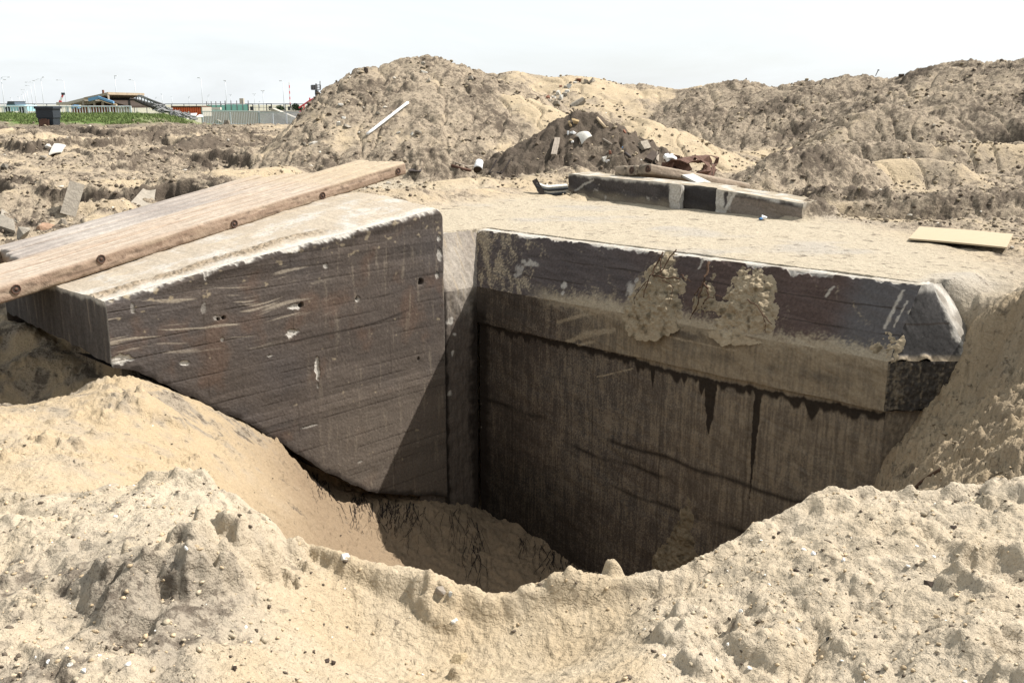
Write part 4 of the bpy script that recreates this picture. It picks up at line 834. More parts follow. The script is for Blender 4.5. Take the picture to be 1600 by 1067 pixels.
chunk(736, 121, 8, 7, RUBC, 'grey chunk on the right shoulder of the big mound', grp=GM)
chunk(560, 112, 6, 5, RUBC, 'small dark lump left of the stump on the mound shoulder', grp=GM)
chunk(591, 176, 7, 5, RUBC, 'small grey lump left of the upper half of the pipe', grp=GM)
chunk(568, 168, 7, 5, RUBC, 'small grey lump between the white flake and the pipe', grp=GM)
for i, (px, py, a, h, M, l) in enumerate([
    (872, 143, 8, 11, RUBL, 'tall white upright block in the middle of the rubble row'), (866, 143, 5, 6, RUBC, 'small grey block left of the tall white one'), (877, 150, 8, 9, RUBL, 'white-edged block below the tall white one'),
    (883, 146, 10, 9, RUBC, 'dark grey wedge right of the tall white block'), (886, 142, 8, 5, RUBL, 'thin white slab lying on the dark grey wedge'), (870, 160, 12, 9, RUBC, 'big grey boulder at the bottom of the rubble row'),
    (863, 151, 5, 5, RUBL, 'small white round stone at the lower left of the row'), (867, 151, 5, 5, RUBL, 'small pale stone right of the small white round one'), (856, 150, 7, 8, BRICK, 'red brick piece at the left end of the rubble row'),
    (859, 157, 10, 5, RUBC, 'flat grey slab under the red brick piece'), (884, 135, 7, 7, RUBC, 'dark block left of the bluish white one'), (889, 133, 9, 10, RUBL, 'bluish white block in the upper half of the row'),
    (903, 124, 10, 6, BRICK, 'dark reddish slab near the top of the rubble row'), (899, 129, 7, 4, RUBL, 'thin white slab below the dark reddish one'), (916, 125, 8, 9, RUBC, 'grey block on the skyline, left of its pointed twin'),
    (924, 124, 9, 11, RUBC, 'pointed grey block on the skyline at the end of the row'), (932, 126, 7, 4, RUBC, 'flat grey piece on the skyline right of the pointed block'), (876, 134, 6, 4, BRICK, 'small reddish piece above the tall white block')]):
    chunk(px, py, a, h, M, l, grp=GR, seed=100+i)
P = hit(902, 165); r0 = px2m(6, P); b = MB(); b.tube([P+np.array([-.9, -.1, -.35])*r0*1.6, P+np.array([0, 0, .25])*r0, P+np.array([1.1, .1, .9])*r0*1.6], [r0*.95, r0, r0*.8], 7); tag(b.build('concrete_post', RUBC, origin=P), 'grey broken post lying on the sand below the rubble row', 'broken post')
chunk(899, 187, 13, 8, OCHRE, 'ochre stone slab near the top of the dark heap', 'stone', 'stone', grp=GH)
def plank(p1, p2, wpx, th, M, label, name='plank', cat='plank', lift=.04, up=None, grp=None):
    A = hit(*p1); B = hit(*p2) if len(p2) == 2 else np.array(p2); A = A+np.array([0, -.03, lift]); B = B+np.array([0, -.03, lift]); wd = px2m(wpx, A)
    R = basis(B-A, up or (0, -.5, 1)); o = MB().box((A+B)/2, (np.linalg.norm(B-A), wd, th), R).build(name, M, origin=(A+B)/2)
    bm = bmesh.new(); bm.from_mesh(o.data); bmesh.ops.subdivide_edges(bm, edges=bm.edges[:], cuts=4, use_grid_fill=True)
    for v in bm.verts: v.co += Vector((rnd.uniform(-1, 1), rnd.uniform(-1, 1), rnd.uniform(-1, 1)))*th*.08
    bm.to_mesh(o.data); bm.free(); return tag(o, label, cat, grp)
def stick(pts, r, M, label, name='rod', cat='rod', lift=.05, grp=None, y0=2.0):
    Q = [hit(*p, y0) if len(p) == 2 else np.array(p) for p in pts]; Q = [q+np.array([0, -.02, lift]) for q in Q]
    return tag(MB().tube(Q, r, 8).build(name, M, origin=Q[0], smooth=True), label, cat, grp)
p0 = hit(574, 212); p1 = hit(637, 163); pl = [p0+(p1-p0)*k/20 for k in range(21)]; gap = max(float(height(np.array([q[0]]), np.array([q[1]]))[0])-q[2] for q in pl); pl = (np.array([0, 0, EYE])-(p0+p1)/2); pl = pl/np.linalg.norm(pl)*max(.05, gap*2.2)+np.array([0, 0, .04])
tag(MB().tube([p0+(p1-p0)*k/8+pl for k in range(9)], .042, 10).build('pipe', WHITE, origin=p0, smooth=True), 'long thin white pipe lying up the slope of the big mound', 'pipe')
plank((871, 219), (865, 245), 8, .05, WOODG, 'grey-brown board stuck upright in the dark heap', grp=GH)
stick([(933, 188), (945, 202)], .035, WOODP, 'pale wooden lath leaning on the right shoulder of the dark heap', 'lath', 'lath', grp=GH)
stick([(889, 194), (892, 201)], .03, OCHRE, 'orange-brown splinter below the ochre stone', 'splinter', 'splinter', grp=GH)
chunk(887, 207, 5, 10, WHITE, 'white upright plastic scrap on the dark heap', 'plastic scrap', 'plastic_scrap', grp=GH)
chunk(895, 207, 10, 6, WHITE, 'white crumpled plastic scrap right of the upright one', 'plastic scrap', 'plastic_scrap', grp=GH)
A = hit(899, 218); B_ = hit(915, 226); V, Fc = plate([A+np.array([0, 0, .08]), B_+np.array([-.1, -.1, .0]), B_+np.array([.15, 0, .18]), A+np.array([.2, .15, .14])], .015, 8, .12)
tag(mesh('sheet_scrap', V, Fc, DIRTYW, origin=A), 'curled white sheet scrap in the middle of the dark heap', 'sheet scrap', GH)
chunk(894, 221, 5, 3, WHITE, 'tiny white flake left of the curled sheet scrap', 'plastic scrap', 'plastic_scrap', grp=GH)
stick([(942, 221), (955, 229)], .03, WOODG, 'dark stick lying on the right flank of the dark heap', 'stick', 'stick', grp=GH)
chunk(957, 214, 4, 7, WOODP, 'tan wood chip right of the curled sheet scrap', 'wood chip', 'wood_chip', grp=GH)
chunk(975, 204, 10, 7, BRICK, 'orange-red brick lump at the right edge of the dark heap', 'brick', 'brick', grp=GH)
chunk(973, 230, 5, 5, BLUE, 'blue plastic scrap on the dark heap', 'plastic scrap', 'plastic_scrap', grp=GH)
chunk(953, 237, 5, 7, BRICK, 'small orange brick chip above the white rags', 'brick', 'brick', grp=GH)
chunk(946, 246, 14, 9, DIRTYW, 'dirty white rag bundle low on the dark heap', 'rag', 'rag', grp=GH)
chunk(950, 251, 9, 5, WHITE, 'small white rag in front of the dirty bundle', 'rag', 'rag', grp=GH)
chunk(990, 251, 7, 4, DIRTYW, 'small white stone behind the rear timber mat', 'stone', 'stone', grp=GH)
chunk(1001, 250, 4, 4, DIRTYW, 'tiny white stone right of the small one behind the rear mat', 'stone', 'stone', grp=GH)
stick([(976, 242), (985, 250)], .035, DARKST, 'black bent bar low on the right of the dark heap', 'bar', 'bar', grp=GH)
plank((1001, 235), (1012, 233), 13, .09, RUBC, 'grey concrete paving tile tilted on the right flank of the dark heap', 'paving_tile', 'paving tile', lift=.1, up=(.3, -1, .5), grp=GH)
plank((1013, 258), (1024, 246), 12, .05, DARKIN, 'dark charred board at the foot of the dark heap', grp=GH, up=(-.2, -1, .3), lift=.12)
plank((1026, 260), (1027, 247), 5, .04, WOODG, 'upright grey board beside the dark charred one', grp=GH, up=(.4, -1, .2), lift=.12)
# rusty scrap metal behind the rear mat
def ribbon(pts, wd, th, up):
    b = MB()
    for a, c_ in zip(pts[:-1], pts[1:]): b.box((np.array(a)+np.array(c_))/2, (np.linalg.norm(np.array(c_)-np.array(a))*1.12, wd, th), basis(np.array(c_)-np.array(a), up))
    return b
Yr = 19.2; R_p = lambda px, py, dy=0: atY(px, py, Yr+dy)
rs = empty('rusty_scrap', R_p(1052, 270), 'rusty bent steel straps heaped behind the rear timber mat', 'scrap metal')
ribbon([R_p(1041, 270), R_p(1043, 256, .05), R_p(1049, 250, .1), R_p(1060, 252, .15), R_p(1068, 258, .1), R_p(1073, 268, 0)], .22, .03, (0, 1, .1)).build('strap', RUST, rs)
ribbon([R_p(1048, 262, .3), R_p(1056, 258, .2), R_p(1064, 262, .1), R_p(1062, 272, 0)], .18, .03, (.4, 1, .1)).build('strap', RUST, rs)
ribbon([R_p(1036, 268, .3), R_p(1041, 260, .3), R_p(1050, 258, .4)], .2, .03, (0, 1, .3)).build('strap', DARKST, rs)
rsd = empty('rusty_sheet', R_p(1090, 275), 'crumpled rusty sheet drum with a torn open mouth', 'scrap metal')
b = MB(); V = []; Fc = []
for i in range(9):
    for k in range(20):
        a = k/20*2*math.pi; r = .28*(1+.25*math.sin(3*a+i*.5)+.12*math.sin(7*a+i)); V.append(R_p(1086, 266, .3)+np.array([.30*(i/8-.5)*1.6+.1*math.sin(a*2), -.4+i*.09, 0])+np.array([r*math.cos(a), .1*math.sin(a*3), r*math.sin(a)*.85]))
for i in range(8):
    for k in range(20):
        if (k+i*3) % 11 < 9: Fc.append((i*20+k, i*20+(k+1) % 20, (i+1)*20+(k+1) % 20, (i+1)*20+k))
o = mesh('shell', V, Fc, RUST, rsd); md = o.modifiers.new('thickness', 'SOLIDIFY'); md.thickness = .012
ribbon([R_p(1083, 280), R_p(1092, 272), R_p(1100, 266), R_p(1102, 258)], .08, .02, (0, 1, 0)).build('torn_flap', RUST, rsd)
b = MB(); rock(b, R_p(1047, 247, .1), .2, .15, .11, 5); rock(b, R_p(1042, 246, .1), .12, .1, .1, 6); tag(b.build('rag', WHITE, origin=R_p(1046, 250)), 'white rag draped on top of the rusty straps', 'rag')
chunk(1057, 266, 15, 9, RUBC, 'grey concrete lump between the rusty straps and the drum', seed=61); chunk(1103, 274, 11, 8, RUBC, 'small brownish lump right of the rusty drum', seed=62); chunk(1113, 283, 14, 8, RUBC, 'flat brown lump behind the end of the black block', seed=63)
Aw, Bw = atY(1066, 270, 18.4), atY(1100, 287, 17.2); tag(MB().box((Aw+Bw)/2, (np.linalg.norm(Bw-Aw), .26, .04), basis(Bw-Aw)).build('plank', DIRTYW, origin=Bw), 'white plank sloping down to the black block beside the rear mat', 'plank')
# small things on the sand behind the deck
P = hit(748, 268); bk_ = empty('bucket', P, 'white dented bucket lying with its dark mouth towards the pit', 'bucket'); ax = np.array([-.1, -.75, -.55]); ax /= np.linalg.norm(ax); cen = P+np.array([0, .02, .13])
b = MB(); b.tube([cen-ax*.15, cen-ax*.05, cen+ax*.05, cen+ax*.15], [.095, .105, .11, .12], 14); b.build('body', WHITE, bk_, smooth=True)
MB().tube([cen+ax*.145, cen+ax*.158], .112, 14).build('mouth', DARKIN, bk_)  # dark disc stands for the shaded inside of the bucket
b = MB(); q = lambda px, py, z=0: hit(px, py)+np.array([0, 0, z])
p1, p2 = hit(764, 274), hit(784, 274); p3, p4 = atY(776, 250, p1[1]+.15), atY(797, 250, p2[1]+.15)
b.tube([p3, p1+np.array([0, 0, .03]), p2+np.array([0, 0, .03]), p4], .018, 6); b.tube([p1+np.array([0, 0, .05]), p2+np.array([0, 0, .05])], .03, 6); tag(b.build('bracket', DARKST, origin=p1), 'dark U-shaped steel bracket standing at the foot of the dark heap', 'steel bracket')
stick([(706, 262), (722, 267), (736, 270)], .03, RUST, 'brown rusty bar lying left of the white bucket', 'bar', 'bar'); stick([(712, 258), (730, 264), (744, 262)], .02, WOODG, 'thin grey stick left of the white bucket, above the rusty bar', 'stick', 'stick')
P = hit(647, 271); V, Fc = plate([P+np.array([-.12, -.1, .05]), P+np.array([.16, -.1, .03]), P+np.array([.17, .1, .09]), P+np.array([-.1, .12, .08])], .02, 6, 0); tag(mesh('steel_plate', V, Fc, DARKST, origin=P), 'small dark steel plate beside the end of the pinkish timber mat', 'steel plate')
# ribbed strips and their post
P = hit(848, 304); pq = atY(835, 281, P[1]+.05); R2 = basis(P-pq, (0, -1, .2)); tag(MB().box((P+pq)/2, (np.linalg.norm(P-pq), .1, .07), R2).build('post', DARKST, origin=P), 'short dark leaning post holding striped strips beside the black block', 'post')
st_ = empty('rubber_strips', hit(862, 306), 'bundle of curved black and white ribbed strips by the black block', 'rubber strips')
for k in range(3):
    pts = [atY(838+k*2+x*15, 286+k*7+8*math.sin(min(1, x/1.2)*1.4)-x*1.2, P[1]+.05+.05*x) for x in np.linspace(0, 3.2-k*.35, 9)]
    bb = MB(); [bb.box((a+c_)/2, (np.linalg.norm(c_-a)*1.1, .10, .035), basis(c_-a, (0, -.3, 1))) for a, c_ in zip(pts[:-1], pts[1:])]; bb.build('strip', DIRTYW, st_)
    bb = MB(); [bb.box((a+c_)/2+np.array([0, -.03, -.042]), (np.linalg.norm(c_-a)*1.1, .10, .035), basis(c_-a, (0, -.3, 1))) for a, c_ in zip(pts[:-1], pts[1:])]; bb.build('strip', BLACKP, st_)
# wrapper on the deck
P = hit(1191, 344); wr = empty('wrapper', P, 'small blue and white plastic wrapper lying on the deck by the black block', 'wrapper'); b = MB(); rock(b, P+np.array([.02, 0, .05]), .1, .05, .035, 3); b.build('film', WHITE, wr); b = MB(); rock(b, P+np.array([-.03, -.03, .03]), .08, .04, .03, 4); b.build('print', BLUE, wr)
# bent rod on the skyline
pq = hit(1368, 119); tag(MB().tube([pq, pq+np.array([.1, 0, .25]), pq+np.array([.17, 0, .42])], .03, 6).box(pq+np.array([.19, 0, .44]), (.12, .08, .09)).build('bent_post', DARKST, origin=pq), 'thin bent dark post leaning on the right skyline', 'post')
chunk(1409, 116, 8, 5, DARKIN, 'small dark lump on the right skyline beside the bent post', 'lump', 'lump')
# left side: slabs and boards in the sand
SANDCL2 = mat('reddish_sand', (.33, .22, .15), .97, ((25, .6), (90, .6)), .3, 20, .05)
V, Fc = plate([hit(78, 244)+np.array([0, -.05, .02]), hit(98, 240)+np.array([0, -.05, .03]), hit(103, 236)+np.array([.02, 0, .16]), hit(84, 236)+np.array([.05, 0, .22])], .03, 6, .04); tag(mesh('white_sheet', V, Fc, DIRTYW, origin=hit(90, 242)), 'crumpled off-white sheet lying on the left sand slope', 'sheet')
chunk(76, 228, 9, 8, DIRTYW, 'small white lump beside the off-white sheet on the left slope', 'lump', 'lump')
chunk(68, 245, 10, 6, RUBC, 'grey stone below the off-white sheet', 'stone', 'stone'); chunk(7, 258, 9, 9, RUBC, 'grey stone at the left edge of the picture', 'stone', 'stone')
pa = hit(106, 336); pt = atY(120, 288, pa[1]+.35); tag(MB().box((pa+pt)/2, (np.linalg.norm(pa-pt)*1.05, .26, .07), basis(pt-pa, (.5, -1, .2))).build('concrete_slab', RUBC, origin=pa), 'narrow grey concrete slab leaning upright in the sand behind the mats', 'concrete slab')
V, Fc = plate([hit(195, 328)+np.array([0, -.1, -.02]), hit(242, 322)+np.array([0, -.1, -.02]), hit(240, 306)+np.array([0, .1, .1]), hit(222, 308)+np.array([0, .05, .14])], .05, 8, -.06); tag(mesh('concrete_slab', V, Fc, RUBC, origin=hit(215, 326)), 'dark rounded concrete slab half buried behind the rear mat', 'concrete slab')
chunk(37, 362, 22, 26, RUBC, 'pointed brown-grey block right of the broken slabs at the left edge', 'stone block', 'stone_block', seed=71)
for i, (c4, l) in enumerate([([(0, 343), (22, 352), (24, 370), (0, 362)], 'flat grey slab at the left edge behind the mats'), ([(3, 330), (26, 346), (28, 352), (2, 340)], 'thin slab standing above the flat one at the left edge')]):
    q = [hit(*k)+np.array([0, 0, .10-.05*i]) for k in c4]; V, Fc = plate(q, .06, 6); tag(mesh('concrete_slab', V, Fc, RUBC, origin=q[0]), l, 'concrete slab')
chunk(70, 352, 26, 12, SANDCL2, 'sandy reddish lump behind the rear mat, left part', 'lump', 'lump', seed=75); chunk(98, 345, 14, 12, RUBC, 'grey flat stone right of the reddish lump behind the rear mat', 'stone', 'stone', seed=76)
# ------------------------------------------------------------------ foreground stones
SANDCL = mat('dry_sand_clod', (.36, .285, .18), .97, ((25, .6), (90, .6)), .25, 30, .05)
P = hit(690, 926); b = MB(); b.hull([P+np.array(q)*.9 for q in [(-.05, .03, .0), (-.045, .035, .022), (-.03, .05, .03), (-.01, -.02, .026), (.015, -.03, .006), (.022, -.022, .016), (.005, .01, .03), (-.03, -.005, .0), (.012, -.01, -.008)]])
tag(b.build('wood_stub', WOODG, origin=P), 'pale grey wooden stub sticking out of the foreground rim', 'wood stub')
FS = [(709, 968, 13, 13, RUBL, 'white angular stone below the wooden stub', 'stone'), (704, 925, 8, 10, RUBL, 'white flat shell at the tip of the wooden stub', 'shell'), (592, 921, 6, 6, RUBL, 'small white stone on the left foreground slope', 'stone'),
      (541, 868, 16, 5, DIRTYW, 'white curved shell on the crest left of the pit', 'shell'), (718, 1025, 26, 24, SANDCL, 'round sandy clod standing alone in the lower middle', 'clod'), (57, 1025, 7, 6, WHITE, 'white shell in the lower left corner, leftmost', 'shell'),
      (76, 1032, 7, 7, WHITE, 'round white shell in the lower left corner, beside the leftmost', 'shell'), (133, 1046, 11, 8, RUBL, 'oval pale shell near the bottom edge at left', 'shell'), (155, 1022, 6, 9, WHITE, 'upright narrow white shell in the lower left', 'shell'), (110, 1036, 9, 8, RUBL, 'pale broken shell between the round and the oval shell', 'shell'),
      (510, 1030, 10, 8, DARKIN, 'dark pebble pair, left one, near the bottom edge', 'pebble'), (521, 1032, 8, 8, DARKIN, 'dark pebble pair, right one, near the bottom edge', 'pebble'), (368, 1040, 9, 8, DARKIN, 'dark pebble near the bottom edge left of the pair', 'pebble'), (541, 978, 7, 6, DARKIN, 'dark pebble halfway up the left slope', 'pebble'),
      (1294, 994, 9, 12, BLACKP, 'black pointed flake on the right foreground sand', 'flake'), (1245, 889, 10, 8, DARKIN, 'dark stone on the right slope, upper of two', 'stone'), (1267, 887, 8, 7, DARKIN, 'dark stone right of the upper one on the right slope', 'stone'), (1451, 909, 14, 10, DARKIN, 'large dark stone on the right slope', 'stone'),
      (1271, 863, 9, 6, WHITE, 'white flake high on the right slope, left', 'flake'), (1319, 872, 8, 7, WHITE, 'white flake high on the right slope, right', 'flake'), (1157, 952, 8, 7, WHITE, 'white flake on the right slope near the spur', 'flake'), (1119, 1028, 7, 8, WHITE, 'white flake near the bottom edge right of the spur', 'flake'), (1172, 1042, 8, 8, WHITE, 'white flake near the bottom edge beside a dark slit', 'flake'),
      (1246, 981, 11, 5, RUBL, 'flat white shell in the middle of the right slope', 'shell'), (1037, 1023, 8, 6, WHITE, 'white flake on the spur near the bottom edge', 'flake'), (1215, 831, 9, 8, DARKIN, 'dark pebble just under the right rim', 'pebble'), (1490, 822, 10, 8, DARKIN, 'dark pebble on the upper right rim', 'pebble'), (1556, 798, 9, 7, RUBC, 'grey pebble at the far right of the rim', 'pebble')]
for i, (px, py, a, h, M, l, cat) in enumerate(FS): chunk(px, py, a, h, M, l, cat, cat, seed=300+i, grp='stones and shells in the foreground sand', lift=.15)
# root in the right bank
stick([(1424, 768), (1438, 754), (1452, 744), (1468, 734)], .018, ROOTM, 'brown root stub lying in the right-hand bank of the pit', 'root', 'root', .01, None, 5.2)
# black hanging roots in the pit
def rootmass(label, starts, M, n, L, r0):
    Pn = hit(*starts[0], 6.6); b = MB()
    for i in range(n):
        sx, sy = rnd.choice(starts); x, y = sx+rnd.uniform(-10, 10), sy+rnd.uniform(-6, 6); dx = rnd.uniform(-.7, .7); Q = []
        for k in range(rnd.randint(6, 13)):
            Q.append(hit(x, y, 6.6)+np.array([rnd.uniform(-.01, .01), -.012, .004+rnd.uniform(0, .012)])); dx = .7*dx+rnd.uniform(-.6, .6)
            if k > 1 and np.linalg.norm(Q[-1]-Q[-2]) > .35: Q.pop(); break
            x += dx*L*.5; y += L*rnd.uniform(.3, 1)
        r = r0*rnd.uniform(.5, 1.2); b.tube(Q, [r*(1-.7*k/len(Q)) for k in range(len(Q))], 5)
    return tag(b.build('hanging_roots', M, origin=Pn, smooth=True), label, 'roots', 'black roots in the pit')
rootmass('tangle of thin black roots under the lower tip of the wing wall', [(560, 775), (590, 785), (600, 790), (615, 785), (640, 790)], TARROOT, 60, 8, .0055)
rootmass('sparse black roots below the left part of the wing wall edge', [(497, 742), (505, 752), (490, 735)], TARROOT, 22, 9, .005)
rootmass('black roots in the shaded inner corner of the pit', [(690, 790), (712, 795), (730, 805), (748, 820), (755, 845), (735, 850), (670, 798), (650, 795)], TARROOT, 34, 12, .005)
rootmass('fringe of black roots at the foot of the shaded wall', [(820, 838), (845, 850), (870, 862), (890, 872), (905, 880)], TARROOT, 45, 7, .005)
# ------------------------------------------------------------------ the far side of the site
def bar(b, p, q, r, n=5): return b.tube([p, q], r, n)
# litter bin
Yb_ = 45.0; gz = float(height(np.array([atY(77, 190, Yb_)[0]]), np.array([Yb_]))[0]); s_ = Yb_/F
bc = atY(77, 190, Yb_); bc[2] = gz-.03; bn = empty('waste_bin', bc, 'dark grey square waste bin with an overhanging lid on the grass edge', 'waste bin')
wd, ht = 24*s_, 29*s_
V = [(bc[0]+x*wd/2*k, bc[1]+y*wd/2*k, z) for z, k in ((bc[2], .92), (bc[2]+ht*.38, .96), (bc[2]+ht*.40, 1.06), (bc[2]+ht*.86, 1.06)) for x, y in ((-1, -1), (1, -1), (1, 1), (-1, 1))]
mesh('body', V, [(4*i+k, 4*i+(k+1) % 4, 4*i+4+(k+1) % 4, 4*i+4+k) for i in range(3) for k in range(4)]+[(12, 13, 14, 15)], BLACKP, bn)
MB().box((bc[0], bc[1], bc[2]+ht*.92), (wd*1.22, wd*1.22, ht*.13)).build('lid', BLACKP, bn)
for x in (-.40, .40): MB().box((bc[0]+x*wd, bc[1]-wd*.4, bc[2]+ht*.06), (wd*.12, wd*.15, ht*.2)).build('foot', BLACKP, bn)
pb_ = bc+np.array([.0, -wd*.72, 0]); tag(MB().box(pb_+np.array([0, 0, ht*.15]), (wd*.62, .03, ht*.34), np.array(Matrix.Rotation(-.2, 3, 'X'))).box(pb_+np.array([0, .02, ht*.33]), (wd*.3, .03, ht*.05), np.array(Matrix.Rotation(-.2, 3, 'X'))).build('rusty_plate', RUST, origin=pb_), 'brown rusty plate leaning against the foot of the dark waste bin', 'steel plate')
# white slat railing behind the grass
Yf = 58.0
def railing(name, label, pxs, ytop, ybot, Y0, Y1, step, M, posts=9, grp=None):
    a, b_ = pxs; Pa, Pb = atY(a, ytop, Y0), atY(b_, ytop, Y1); h = px2m(ybot-ytop, Pa); o = empty(name, Pa-np.array([0, 0, h]), label, 'fence', grp)
    L = np.linalg.norm(Pb-Pa); MB().tube([Pa, Pb], .035, 6).tube([Pa-np.array([0, 0, h*.82]), Pb-np.array([0, 0, h*.82])], .03, 6).build('rail', M, o)
    n = int(L/step); b = MB()
    for i in range(n): p = Pa+(Pb-Pa)*(i+.5)/n; b.box(p-np.array([0, 0, h*.42]), (.03, .03, h*.8))
    b.build('bars', M, o)
    for i in range(posts+1):
        p = Pa+(Pb-Pa)*i/posts; MB().box(p-np.array([0, 0, h*.52]), (.07, .07, h*1.12)).build('post', M, o)
    return o
railing('slat_fence', 'pale low slat fence behind the strip of grass', (-60, 204), 166.5, 180, Yf, Yf, .16, PALEHAZE, 8, 'metal fences')
railing('bar_fence', 'grey metal bar fence standing in front of the quay wall', (316, 404), 174.5, 196, 75, 73, .15, GALV, 2, 'metal fences')
railing('bar_fence', 'grey metal bar fence panel touching the foot of the big mound', (405, 470), 176, 197.5, 73, 68, .17, GALV, 3, 'metal fences')
# quay wall and ramp
def block(name, p0, p1, depth, M, label, cat, tilt=0):
    A = np.asarray(p0); Bv = np.asarray(p1); b = MB(); V = [(A[0], A[1], A[2]), (Bv[0], A[1], A[2]), (Bv[0], A[1]+depth, A[2]), (A[0], A[1]+depth, A[2]), (A[0], A[1], Bv[2]), (Bv[0], A[1], Bv[2]+tilt), (Bv[0], A[1]+depth, Bv[2]+tilt), (A[0], A[1]+depth, Bv[2])]
    b.add(V, [(0, 3, 2, 1), (4, 5, 6, 7), (0, 1, 5, 4), (1, 2, 6, 5), (2, 3, 7, 6), (3, 0, 4, 7)]); return tag(b.build(name, M, origin=A), label, cat)
block('quay_wall', atY(316, 204, 88), atY(700, 173.5, 88), 1.0, LEDGEC, 'long beige concrete quay wall behind the bar fence', 'concrete wall')
Pz = [atY(*q, 86.5) for q in [(418, 169.5), (425, 169.5), (470, 188), (470, 197), (455, 192)]]; b = MB(); V = Pz+[p+np.array([0, 1.2, 0]) for p in Pz]; b.add(V, [(0, 1, 2, 3, 4), (9, 8, 7, 6, 5)]+[(i, i+5, (i+1) % 5+5, (i+1) % 5) for i in range(5)]); tag(b.build('ramp_wall', LEDGEC, origin=Pz[-1]), 'sloping concrete ramp side in front of the quay wall', 'ramp')
# ruined building
Yh = 92.0; H = lambda x, y, d=0: atY(x, y, Yh+d)
rb = empty('ruined_building', H(145, 178), 'half-collapsed low building with a tilted wooden roof behind the grass', 'building')
def slabp(pts, depth, th, M, name, parent=rb):
    b = MB(); n = len(pts); P = [np.asarray(p) for p in pts]; up = np.array([0, 0, th])
    V = [*P, *[p+up for p in P], *[p+np.array([0, depth, 0]) for p in P], *[p+np.array([0, depth, 0])+up for p in P]]
    for i in range(n-1):
        b_ = [(i, i+1, n+i+1, n+i), (2*n+i, 3*n+i, 3*n+i+1, 2*n+i+1), (i, 2*n+i, 2*n+i+1, i+1), (n+i, n+i+1, 3*n+i+1, 3*n+i)]; b.F += []
        for f in b_: b.F.append(f)
    b.F += [(0, n, 3*n, 2*n), (n-1, 3*n-1, 4*n-1, 2*n-1)]; b.V = [tuple(v) for v in V]; return b.build(name, M, parent)
slabp([H(88, 164.5), H(105, 164), H(131, 157.5)], 9, .25, LEDGEC, 'roof'); slabp([H(131, 156.5, -.6), H(150, 152.5, -.6), H(169, 148.2, -.6)], 9, .22, ROOFM, 'roof')
slabp([H(150, 155.5), H(176, 163), H(200, 169)], 9, .2, DARKIN, 'roof'); slabp([H(138, 158.6, -.9), H(153, 155.2, -.9), H(177, 163.6, -.9)], .3, .28, BLUEPAINT, 'fascia')
slabp([H(153, 156.6, -.9), H(166, 161.2, -.9), H(182, 165.6, -.9)], .2, .14, WOODP, 'fascia')
for x, y0, y1 in [(134, 157, 165), (151, 156, 167), (164, 160, 168)]: MB().box((H(x, y0)+H(x, y1))/2-np.array([0, .5, 0]), (.16, .16, (y1-y0)*Yh/F)).build('post', WOODG, rb)
slabp([H(166, 149.5, -.7), H(168, 152, -.7), H(169, 158, -.7)], .4, .3, WOODG, 'post'); MB().box(H(161.5, 147, 0), (.15, .15, .7)).build('chimney', BRICK, rb)
for a, b_, c_ in [(112, 181, 167)]: block_ = MB(); p = H(a, 182, .5); q_ = H(b_, c_, .5); block_.box(((p+q_)/2)+np.array([0, .5, 0]), (q_[0]-p[0], .3, q_[2]-p[2])).build('wall', ORANGE if False else BRICK, rb)
p = H(128, 169, 5); q_ = H(186, 158, 5); MB().box((p+q_)/2, (q_[0]-p[0], .2, q_[2]-p[2]-.2)).build('back_wall', DARKIN, rb)  # coloured near-black to paint the shaded interior under the roof
p = H(181, 180, .3); q_ = H(200, 168, .3); MB().box((p+q_)/2+np.array([0, .3, 0]), (q_[0]-p[0], .25, q_[2]-p[2])).build('wall', LEDGEC, rb)
p = H(113, 166.6, -.4); tag(MB().tube([H(112, 168, -1.4), H(117, 166, -1.4), H(122, 166.5, -1.4), H(124, 170, -1.4)], .15, 6).build('tarpaulin', BLUEPAINT, origin=p), 'blue tarpaulin strip hanging on the ruin side behind the fence', 'tarpaulin')
# orange container with white lettering
Yc = 80.0; p = atY(270, 182, Yc); q_ = atY(314, 168, Yc); kn = empty('container', p, 'orange steel container with white letters sprayed on its ribbed side', 'container')
b = MB(); dxx = (q_[0]-p[0])/13
b.box(((p[0]+q_[0])/2, Yc+1.25, (p[2]+q_[2])/2), (q_[0]-p[0], 2.4, q_[2]-p[2]))
for i in range(13): b.box((p[0]+(i+.5)*dxx, Yc+.01, (p[2]+q_[2])/2), (dxx*.5, .10, (q_[2]-p[2])*.94))
b.build('body', ORANGE, kn); MB().box(((p[0]+q_[0])/2, Yc+1.2, q_[2]+.05), (q_[0]-p[0]+.1, 2.6, .09)).build('roof', RUST, kn); MB().box((q_[0]+.06, Yc+1.2, (p[2]+q_[2])/2), (.09, 2.5, q_[2]-p[2])).build('end_wall', LEDGEC, kn)
b = MB(); U = .0533
def lett(x, segs):
    for (a, c_), (e, f) in segs: b.tube([(p[0]+(x+a)*U, Yc-.075, p[2]+c_*U), (p[0]+(x+e)*U, Yc-.075, p[2]+f*U)], .038, 5)
lett(13.5, [((0, 7.5), (0, 3)), ((0, 3), (2.6, 3)), ((2.6, 3), (2.6, 6))]); lett(18, [((0, 6), (0, 3)), ((0, 6), (2.4, 5.6)), ((2.4, 5.6), (2.4, 3))]); lett(22, [((0, 6), (0, 3))]); lett(25, [((0, 7.5), (0, 3)), ((-1, 6), (1.2, 6))]); b.build('lettering', WHITE, kn)
